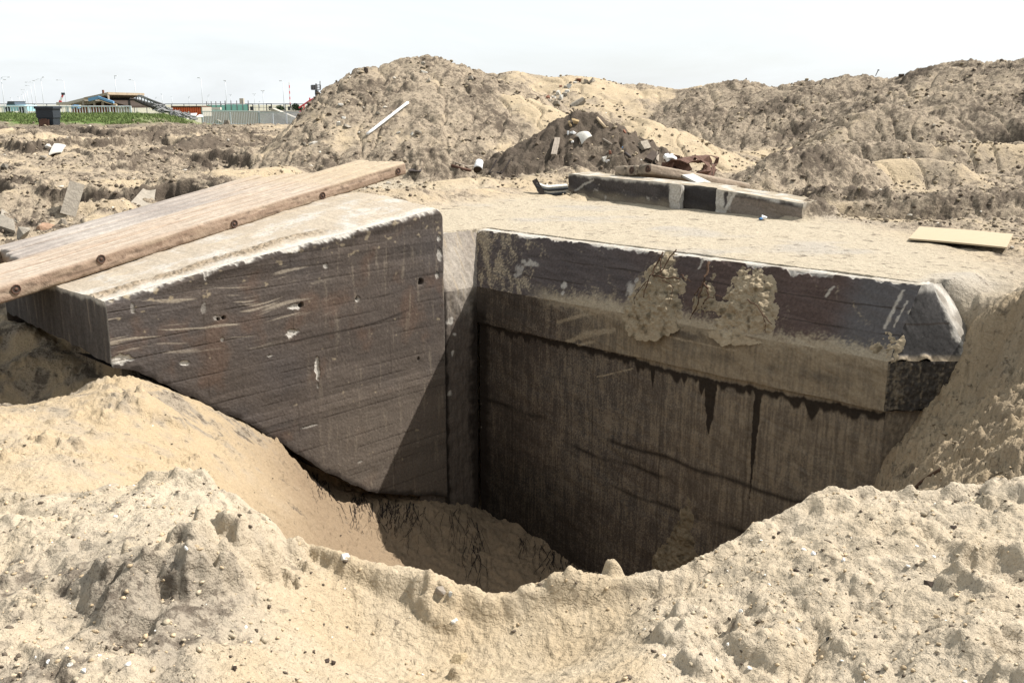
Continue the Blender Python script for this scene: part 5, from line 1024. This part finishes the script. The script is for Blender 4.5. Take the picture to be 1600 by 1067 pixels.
# bent lattice mast and its tangle
Yt = 60.0; T_ = lambda x, y, d=0: atY(x, y, Yt+d)
ch = [[(205, 176), (202, 163), (201.5, 158), (204, 155), (210, 156), (222, 162), (240, 169), (262, 175)], [(213, 160), (213, 152), (216, 149.4), (221, 149.8), (238, 157), (258, 164)], [(206, 155, .8), (225, 160, .8), (245, 167, .8), (268, 174, .8)], [(216, 150, .9), (235, 157.5, .9), (256, 165, .9)]]
lt = empty('lattice_mast', T_(230, 178), 'fallen bent lattice steel mast with a hooked end', 'lattice mast')
for k, c_ in enumerate(ch): MB().tube([T_(*q) for q in c_], .075 if k == 0 else .05, 6).build('chord', DARKST if k in (0, 2) else GREYST, lt, smooth=True)
b = MB()
for i in range(9):
    x = 216+i*4.6; ya = 150+(x-216)*.37; yb2 = 157.5+(x-210)*.36
    bar(b, T_(x, ya), T_(x+2, yb2), .025); bar(b, T_(x, ya), T_(x+5, ya+2.2, .9), .02)
    bar(b, T_(x+2, yb2), T_(x+6.6, ya+2.6), .02)
b.build('braces', GREYST, lt)
tn = MB(); r_ = random.Random(5)
for i in range(110):
    t = r_.random(); x = 236+t*62; y = 166+t*18+r_.uniform(-6, 6)*(1-t*.4); a = r_.uniform(-.9, .9); L = r_.uniform(4, 16)
    bend = r_.uniform(-3, 3); d0 = r_.uniform(-1.5, 2)
    tn.tube([T_(x, y, d0), T_(x+L*.5*math.cos(a), y+L*.25*math.sin(a)+bend*.4+1.5, d0+.2), T_(x+L*math.cos(a), y+L*.5*math.sin(a)+2.5, d0+.3)], r_.uniform(.02, .05), 5)
tag(tn.build('scrap_tangle', GREYST, origin=T_(265, 184)), 'tangled heap of grey reinforcing bars and branches beside the lattice mast', 'scrap heap')
for i, (c4, Yq, M, l, nm) in enumerate([([(296, 181), (306, 182), (308, 178), (299, 178.5)], 66, WHITE, 'white panel with a dark dot in the scrap by the container', 'panel'), ([(306, 184), (318, 184), (317, 181), (312, 180)], 66, WHITE, 'bright white panel right of the other in the scrap', 'panel'), ([(277, 192), (283, 194), (286, 190), (281, 188)], 60, DIRTYW, 'beige board lying at the front of the scrap, left one', 'board'), ([(287, 190), (294, 193), (295, 187), (292, 186)], 60, DIRTYW, 'beige board standing at the front of the scrap, right one', 'board')]):
    q = [atY(x, y, Yq+.25*(k > 1)) for k, (x, y) in enumerate(c4)]; V, Fc = plate(q, .05, 4); tag(mesh(nm, V, Fc, M, origin=q[0]), l, nm)
for i, (a, c_, l) in enumerate([((256, 184.5), (260, 188.5), 'short white stick pointing down-left in front of the scrap'), ((267, 184.5), (263.5, 190.5), 'short white stick pointing down-right in front of the scrap'), ((234, 190.5), (262, 191), 'long white lath lying flat in front of the scrap'), ((243, 183.5), (256, 188), 'thin grey lath slanting down beside the scrap')]):
    p, q = atY(*a, 55), atY(*c_, 55); tag(MB().tube([p, q], .055, 6).build('stick', DIRTYW if i < 3 else WOODG, origin=p), l, 'stick')
chunk(344, 190, 16, 8, RUBC, 'low grey boulder in front of the bar fence, left', 'boulder', 'boulder', seed=91); chunk(354, 190, 11, 9, RUBC, 'grey boulder in front of the bar fence, right', 'boulder', 'boulder', seed=92)
# green netting and yard things
Yn = 130.0
for i, (x0, x1, y0, l) in enumerate([(324, 352, 162, 'pale green netting panel, left of two, behind the quay wall'), (353, 388, 161, 'pale green netting panel, right of two, behind the quay wall')]):
    p, q = atY(x0, 174, Yn), atY(x1, y0, Yn); o = empty('netting_fence', p, l, 'netting fence', 'netting fences on the far quay')
    MB().box(((p[0]+q[0])/2, Yn, (p[2]+q[2])/2-.1), (q[0]-p[0], .03, (q[2]-p[2])*.8)).build('net', GREENNET, o)
    for k in range(5): MB().box((p[0]+(q[0]-p[0])*k/4, Yn-.05, (p[2]+q[2])/2+.2), (.09, .09, (q[2]-p[2])*1.15)).build('post', GREYST, o)
block('white_box', atY(330, 172, 125), atY(344, 168, 125), .6, DIRTYW, 'long white box in front of the left netting panel', 'box')
block('beacon', atY(374.5, 163, 150), atY(380, 154, 150), .6, LEDGEC, 'small beige tower block above the netting', 'tower')
block('cabinet', atY(453.5, 175, 110), atY(459.5, 169, 110), .5, DIRTYW, 'white cabinet beside the dark shrubs on the far quay', 'cabinet')
for i, (x0, x1, y0, l) in enumerate([(388, 395, 163, 'dark blue gate frame on the far quay, left'), (417, 424, 162.5, 'dark blue gate frame on the far quay, middle'), (446, 454, 163, 'dark blue gate frame on the far quay, right')]):
    p, q = atY(x0, 174, 120), atY(x1, y0, 120); b = MB(); b.tube([p, (p[0], 120, q[2]), (q[0], 120, q[2]), (q[0], 120, p[2])], .08, 5); b.box((q[0]-.15, 120, (p[2]+q[2])/2-.1), (.35, .3, (q[2]-p[2])*.55)); tag(b.build('gate_frame', BLACKP, origin=p), l, 'gate frame', 'gate frames on the far quay')
for i, (x, y, a, h, l) in enumerate([(438, 170, 13, 9, 'round dark shrub left of the striped barrier'), (462, 168, 12, 11, 'dark shrub right of the white cabinet'), (469, 171, 9, 8, 'small dark shrub at the foot of the red stair rail')]):
    p = atY(x, y+h/2, 105); V = []; Fc = []; r = random.Random(i)
    for k in range(420):
        v = Vector((r.gauss(0, 1), r.gauss(0, 1), r.gauss(0, 1))).normalized()*r.uniform(.3, 1); c_ = p+np.array([v.x*a*.5*.07, v.y*a*.5*.07, (v.z+1)*h*.5*.07]); n = len(V)
        for q in range(3): V.append(c_+np.array([r.uniform(-.12, .12), r.uniform(-.12, .12), r.uniform(-.12, .12)]))
        Fc.append((n, n+1, n+2))
    o = empty('shrub', p, l, 'shrub', 'dark shrubs on the far quay'); mesh('foliage', V, Fc, mat('shrub_leaf', (.03, .05, .025), .9), o); MB().tube([p-np.array([0, 0, .3]), p+np.array([0, 0, h*.04])], .06, 5).build('stem', DARKIN, o)
# red stairs, signal mast, striped barrier
Ys = 70.0; S_ = lambda x, y, d=0: atY(x, y, Ys+d); rsr = empty('stair_railing', S_(468, 177), 'red steel stair railing rising behind the flank of the big mound', 'railing')
MB().tube([S_(467, 169), S_(484, 157.5), S_(497, 150.5), S_(510, 150)], .06, 6).build('handrail', REDP, rsr); MB().tube([S_(468, 176.5), S_(485, 166), S_(502, 154)], .09, 6).build('stringer', REDP, rsr)
for x, y0, y1 in [(484, 153, 168), (475, 163, 173), (493, 152, 161)]: MB().tube([S_(x, y0), S_(x, y1)], .05, 6).build('post', REDP, rsr)
sm_ = empty('signal_mast', S_(494, 165, 2), 'grey signal mast with a caged platform above the left mound flank', 'mast'); MB().tube([S_(494, 166, 2), S_(494, 131, 2)], .07, 6).build('pole', GREYST, sm_)
b = MB()
for y in (133.5, 137, 140.5): b.tube([S_(487, y, 2), S_(493, y, 2), S_(501, y-.3, 2)], .03, 5)
for x in (487, 490, 493.5, 501): b.tube([S_(x, 133, 2), S_(x, 141, 2)], .03, 5)
b.box(S_(491, 137, 2.2), (.45, .3, .3)); b.build('cage', GREYST, sm_); MB().tube([S_(500, 140, 2), S_(500, 127, 2)], .035, 5).build('aerial', GREYST, sm_); MB().tube([S_(495, 148.5, 1.8), S_(495, 141.5, 1.8)], .14, 8).build('signal_lamp', BLACKP, sm_)
bp_ = empty('barrier_boom', atY(453, 166, 150), 'thin red and white striped barrier boom standing upright', 'barrier')
for k in range(8):
    t0, t1 = k/8, (k+1)/8; MB().tube([atY(453.4-1.6*t0, 165-36*t0, 150), atY(453.4-1.6*t1, 165-36*t1, 150)], .07, 6).build('band', WHITE if k % 2 else REDP, bp_)
jb = empty('crane_boom', atY(93, 164, 110), 'short red and white crane boom leaning over the ruined roof', 'crane boom')
for k in range(3): MB().tube([atY(93+1.9*k, 163-5.4*k, 110), atY(94.9+1.9*k, 157.6-5.4*k, 110)], .16-.03*k, 6).build('band', REDP if k != 1 else WHITE, jb)
MB().box(atY(98.7, 147, 110), (.3, .3, .25)).build('tip', BLACKP, jb)
# van at the left edge
Yv = 62.0; V_ = lambda x, y, d=0: atY(x, y, Yv+d); vn = empty('van', V_(22, 172), 'pale blue van with a dark windowed cab behind the slat fence at far left', 'van')
def prism(pts, d, M, name, parent): 
    b = MB(); n = len(pts); P = [np.asarray(p) for p in pts]; V = P+[p+np.array([0, d, 0]) for p in P]; b.add(V, [tuple(range(n)), tuple(range(n, 2*n))[::-1]]+[(i, i+n, (i+1) % n+n, (i+1) % n) for i in range(n)]); return b.build(name, M, parent)
prism([V_(8, 174), V_(42, 174), V_(42, 168), V_(38, 165), V_(24, 164.4), V_(10, 164.4)], 1.6, CYAN, 'body', vn); prism([V_(10, 164.4, .1), V_(23.5, 164.4, .1), V_(22, 159.4, .1), V_(11.5, 159.4, .1)], 1.4, GLASSD, 'cab', vn); prism([V_(11.2, 159.4, .05), V_(22.2, 159.4, .05), V_(22, 158.6, .05), V_(11.4, 158.6, .05)], 1.5, BLACKP, 'roof', vn)
for x in (14, 36): MB().tube([V_(x, 173.5, -.05), V_(x, 173.5, .2)], .28, 14).build('wheel', BLACKP, vn)
# lamp posts and the long rail on the far shore
LP = [((7, 170), (1.7, 122), [(14, 121), (7.5, 125)], 'lamp post nearest the left edge of the picture', 200), ((67.5, 165), (63.8, 124), [(53, 126.5), (68, 121)], 'lamp post above the dark waste bin, with arms on both sides', 210), ((57, 166), (53, 130), [(41, 129)], 'lamp post just left of the one above the bin', 235),
      ((51.5, 167), (48, 135.5), [(41, 134)], 'lamp post second left of the one above the bin', 265), ((44, 167), (42, 142), [(34, 140.5)], 'lamp post third left of the one above the bin', 330), ((41.3, 167), (39, 146), [(36, 144.5)], 'lamp post fourth left of the one above the bin', 390), ((38, 167), (36, 149), [(34, 148)], 'small lamp post fifth left of the one above the bin', 450),
      ((30.5, 166), (30, 152), [(28, 151.5)], 'tiny lamp post between the van and the lamp row', 560), ((18.5, 165), (18, 153.5), [(16.5, 153)], 'tiny lamp post above the van', 620), ((103.5, 166), (99.6, 127), [(90, 125.5)], 'lamp post behind the left eave of the ruin', 215), ((181.5, 166), (179, 120), [(180.8, 119)], 'straight lamp post behind the right slope of the ruin roof', 190),
      ((213.5, 172), (210, 127), [(203.5, 125)], 'lamp post behind the hooked end of the lattice mast', 190), ((254, 165), (253, 148), [(252.4, 147.5)], 'short thick post behind the scrap tangle', 300), ((232.5, 165), (232, 152), [(231, 151.6)], 'tiny lamp post above the middle of the lattice mast', 560), ((243.5, 165), (243, 153), [(244.5, 152.6)], 'tiny lamp post above the right half of the lattice mast', 600),
      ((268.8, 165), (268.5, 152), [(267.5, 151.8)], 'tiny lamp post left of the orange container', 560), ((316.6, 171), (314, 124), [(310.5, 122)], 'tall lamp post at the right end of the orange container', 190), ((325.5, 165), (324.8, 149.5), [(327, 149)], 'small lamp post right of the container with a short arm', 420), ((355.5, 171), (352, 128), [(351.5, 126.5)], 'tall bare lamp post above the netting', 195),
      ((360.5, 165), (360, 148.5), [(358.5, 148), (361.5, 148)], 'small twin lamp post right of the tall bare one', 420), ((397.8, 165), (397.2, 147.5), [(395.5, 147), (399, 147)], 'small twin lamp post above the left gate frame', 420), ((411.8, 171), (410.6, 144), [(409, 142), (412.5, 142)], 'twin-headed lamp post above the middle gate frame', 260), ((444, 174), (442, 128), [(438.5, 126.8)], 'tall lamp post left of the striped barrier', 180),
      ((295, 165), (294.7, 152), [(296, 151.6)], 'tiny lamp post above the orange container', 560), ((405, 165), (405, 159), [(405.8, 158.8)], 'tiniest lamp post between the two twin lamp posts', 700)]
for (bx_, by_), (tx, ty), arms, l, Y in LP:
    p, t = atY(bx_, by_, Y), atY(tx, ty, Y); p = np.array([t[0], Y, -.9]); u = Y/F; o = empty('lamp_post', p, l, 'lamp post', 'lamp posts on the far shore'); rr = max(.075, .48*u)
    MB().tube([p, p*.4+t*.6, t], [rr, rr*.9, rr*.6], 6).build('pole', PALEHAZE, o, smooth=True)
    for ax_, ay in arms:
        e = atY(ax_, ay, Y); a_ = MB().tube([t, t*.7+e*.3+np.array([0, 0, .12*abs(e[0]-t[0])]), e], rr*.5, 5).build('arm', PALEHAZE, o); MB().box(e, (max(.5, 1.6*u), .3, max(.12, .5*u))).build('lamp_head', GALV, a_)
Yg = 260.0; a, b_ = atY(-200, 162.6, Yg), atY(560, 162.8, Yg); gr_ = empty('guard_rail', (a[0], Yg, -.9), 'long thin dark rail along the far shore on the horizon', 'guard rail')
MB().box((a+b_)/2, (b_[0]-a[0], .3, .16)).build('rail', GREYST, gr_); MB().box((a+b_)/2-np.array([0, 0, .9]), (b_[0]-a[0], .2, .10)).build('rail', GREYST, gr_)
for k in range(40): x = a[0]+(b_[0]-a[0])*k/39; MB().box((x, Yg, a[2]-1.3), (.16, .16, 2.6)).build('post', GREYST, gr_)
# ------------------------------------------------------------------ things nobody could count
def scatter(name, label, pos, size, M, col, seed, flat=.7):
    r = np.random.RandomState(seed); bm = bmesh.new(); bmesh.ops.create_icosphere(bm, subdivisions=1, radius=1); bv = np.array([v.co[:] for v in bm.verts]); bf = np.array([[v.index for v in f.verts] for f in bm.faces]); bm.free()
    n = len(pos); k = len(bv); jit = 1+.32*r.randn(n, k, 1).clip(-1.6, 1.6); an = r.rand(n)*6.28; ca, sa = np.cos(an)[:, None], np.sin(an)[:, None]; sxy = .6+.8*r.rand(n, 2)
    V = bv[None]*jit; x = V[..., 0]*sxy[:, :1]; y = V[..., 1]*sxy[:, 1:]; V = np.stack([x*ca-y*sa, x*sa+y*ca, V[..., 2]*flat], -1)*size[:, None, None]+pos[:, None, :]
    Fq = (bf[None]+(np.arange(n)*k)[:, None, None]).reshape(-1, 3)
    o = mesh(name, V.reshape(-1, 3), Fq, M, col=np.repeat(col, k, 0)); tag(o, label, None, None, 'stuff'); return o
r = np.random.RandomState(11)
def onground(n, y0, y1, xr, seed, pw=1.0):
    q = np.random.RandomState(seed); Y = np.exp(math.log(y0)+(math.log(y1)-math.log(y0))*q.rand(n)**pw); X = (q.rand(n)*2-1)*xr*(Y+.3); return X, Y, height(X, Y), q
X, Y, Zg, q = onground(int(34000*RES**.5), 11, 48, .62, 21); dn = fbm(X*.3, Y*.3, 3, 601)+.5*fbm(X*1.5, Y*1.5, 2, 605); nb = X*0
qq = (X-D1[0])*w[0]+(Y-D1[1])*w[1]; keep = (dn > -.12+.75*((qq > 0) & (qq < 4.6) & (X > -1.5) & (X < 6))) & (Y > Yb(X)+.5)
X, Y, Zg = X[keep], Y[keep], Zg[keep]; n = len(X); sz_c = .008+.030*q.rand(n)**3*np.clip(Y/14, .6, 2.4)
hue = q.rand(n, 1); cc = np.where(hue < .45, np.array([.13, .104, .078]), np.where(hue < .97, np.array([.28, .23, .16]), np.array([.48, .44, .37])))*(.8+.4*q.rand(n, 1))
scatter('clods', 'loose clods and crumbs of dark and sandy soil on the heaps', np.stack([X, Y, Zg+sz_c*.3], 1), sz_c, SOILCLOD, cc, 5)
X, Y, Zg, q = onground(int(9000*RES**.5), 2.2, 9.5, .62, 31, .8); dn = fbm(X*1.2, Y*1.2, 3, 611); keep = (dn+.9*(X > .45)*(Y < 5)+.6*(X < -.8)*(Y < 5) > .1) & (Y < Yb(X)-.4); X, Y, Zg = X[keep], Y[keep], Zg[keep]; n = len(X); sz_c = .0022+.009*q.rand(n)**3
hue = q.rand(n, 1); cc = np.where(hue < .30, np.array([.10, .08, .06]), np.where(hue < .95, np.array([.40, .31, .2]), np.array([.7, .67, .6])))*(.8+.4*q.rand(n, 1))
scatter('grit', 'crumbs of sand, grit and broken shell strewn over the foreground sand', np.stack([X, Y, Zg+sz_c*.2], 1), sz_c, SOILCLOD, cc, 7)
X, Y, Zg, q = onground(int(7000*RES**.5), 2.3, 9.2, .62, 41, .75); dn = fbm(X*1.4, Y*1.4, 3, 631)+.4*fbm(X*5, Y*5, 2, 635); bank = (X > 2.5) & (Y > 5.2)
keep = ((dn+.45*(X > .45)*(Y < 4.9)+.3*(X < -.8)*(Y < 4.9)+.6*bank-.12*(np.abs(X+.1) < .55)*(Y < 4) > .28) & (Y < Yb(X)-.3)); X, Y, Zg, bank = X[keep], Y[keep], Zg[keep], bank[keep]; n = len(X); sz_c = (.003+.010*q.rand(n)**4)*(1+.9*bank)
cc = np.where(bank[:, None], np.array([.23, .185, .128]), np.array([.375, .315, .225]))*(.85+.3*q.rand(n, 1))
scatter('sand_crumbs', 'angular broken crumbs of dry sand crust on the rim and the right-hand bank', np.stack([X, Y, Zg+sz_c*.02], 1), sz_c, SOILCLOD, cc, 9, .7)
X = -17-22*r.rand(60000)-0; Y = 45.8+8.5*r.rand(60000); Zg = height(X, Y); k = fbm(X*.6, Y*.6, 3, 621)+ss(45.6, 47.5, Y)*.9-ss(-18.6, -16.8, X) > .28; X, Y, Zg = X[k], Y[k], Zg[k]; n = len(X)
h = .05+.09*r.rand(n); a = r.rand(n)*6.28; wv_ = .012+.02*r.rand(n); lx = r.randn(n)*.05
V = np.stack([np.stack([X-wv_*np.cos(a), Y-wv_*np.sin(a), Zg-.02], 1), np.stack([X+wv_*np.cos(a), Y+wv_*np.sin(a), Zg-.02], 1), np.stack([X+lx, Y, Zg+h], 1)], 1)
cc = np.array([.13, .17, .06])*(.6+.9*r.rand(n, 1)); tag(mesh('grass', V.reshape(-1, 3), np.arange(3*n).reshape(-1, 3), GRASSM, col=np.repeat(cc, 3, 0)), 'strip of short green grass on the bank at the far left', None, None, 'stuff')
# ------------------------------------------------------------------ camera, sky, sun
cam = bpy.data.cameras.new('camera'); co = bpy.data.objects.new('camera', cam); C.objects.link(co)
co.location = (0, 0, EYE); co.rotation_euler = (math.pi/2-PITCH, 0, 0); cam.sensor_width = 36; cam.lens = F/1600*36; cam.clip_end = 9000; cam.clip_start = .05
sc.camera = co
SUN = Vector((.62, .17, 0)).normalized()*math.cos(math.radians(50)); SUN.z = math.sin(math.radians(50))
sl = bpy.data.lights.new('sun', 'SUN'); sl.energy = 5.0; sl.angle = math.radians(.55); sl.color = (1, .955, .91)
so_ = bpy.data.objects.new('sun', sl); C.objects.link(so_); so_.rotation_euler = SUN.to_track_quat('Z', 'Y').to_euler(); so_.location = (20, 5, 40)
W = bpy.data.worlds.new('World'); sc.world = W; W.use_nodes = True; nt = W.node_tree
bg = nt.nodes['Background']; sky = nt.nodes.new('ShaderNodeTexSky'); sky.sky_type = 'NISHITA'; sky.sun_disc = False
sky.sun_elevation = math.radians(50); sky.sun_rotation = math.atan2(SUN.x, SUN.y); sky.air_density = 1.0; sky.dust_density = 2.5; sky.ozone_density = 1
tc = nt.nodes.new('ShaderNodeTexCoord'); mp = nt.nodes.new('ShaderNodeMapping'); mp.inputs['Scale'].default_value = (1, 1, 4.5); nt.links.new(tc.outputs['Generated'], mp.inputs['Vector'])
n1 = noise_node(nt, mp.outputs['Vector'], 2.2, 9, .62); n1.inputs['Distortion'].default_value = .5
rp = nt.nodes.new('ShaderNodeMapRange'); rp.inputs['From Min'].default_value = .34; rp.inputs['From Max'].default_value = .62; rp.inputs['To Min'].default_value = .72; rp.inputs['To Max'].default_value = .97
nt.links.new(n1.outputs['Fac'], rp.inputs['Value'])
mx = nt.nodes.new('ShaderNodeMix'); mx.data_type = 'RGBA'; mx.inputs[7].default_value = (5.6, 5.85, 6.0, 1)      # thin bright cloud over the clear sky
nt.links.new(rp.outputs['Result'], mx.inputs[0]); nt.links.new(sky.outputs['Color'], mx.inputs[6]); nt.links.new(mx.outputs[2], bg.inputs['Color']); bg.inputs['Strength'].default_value = .1
sc.view_settings.view_transform = 'Standard'; sc.view_settings.look = 'None'; sc.view_settings.exposure = .88; sc.view_settings.gamma = 1
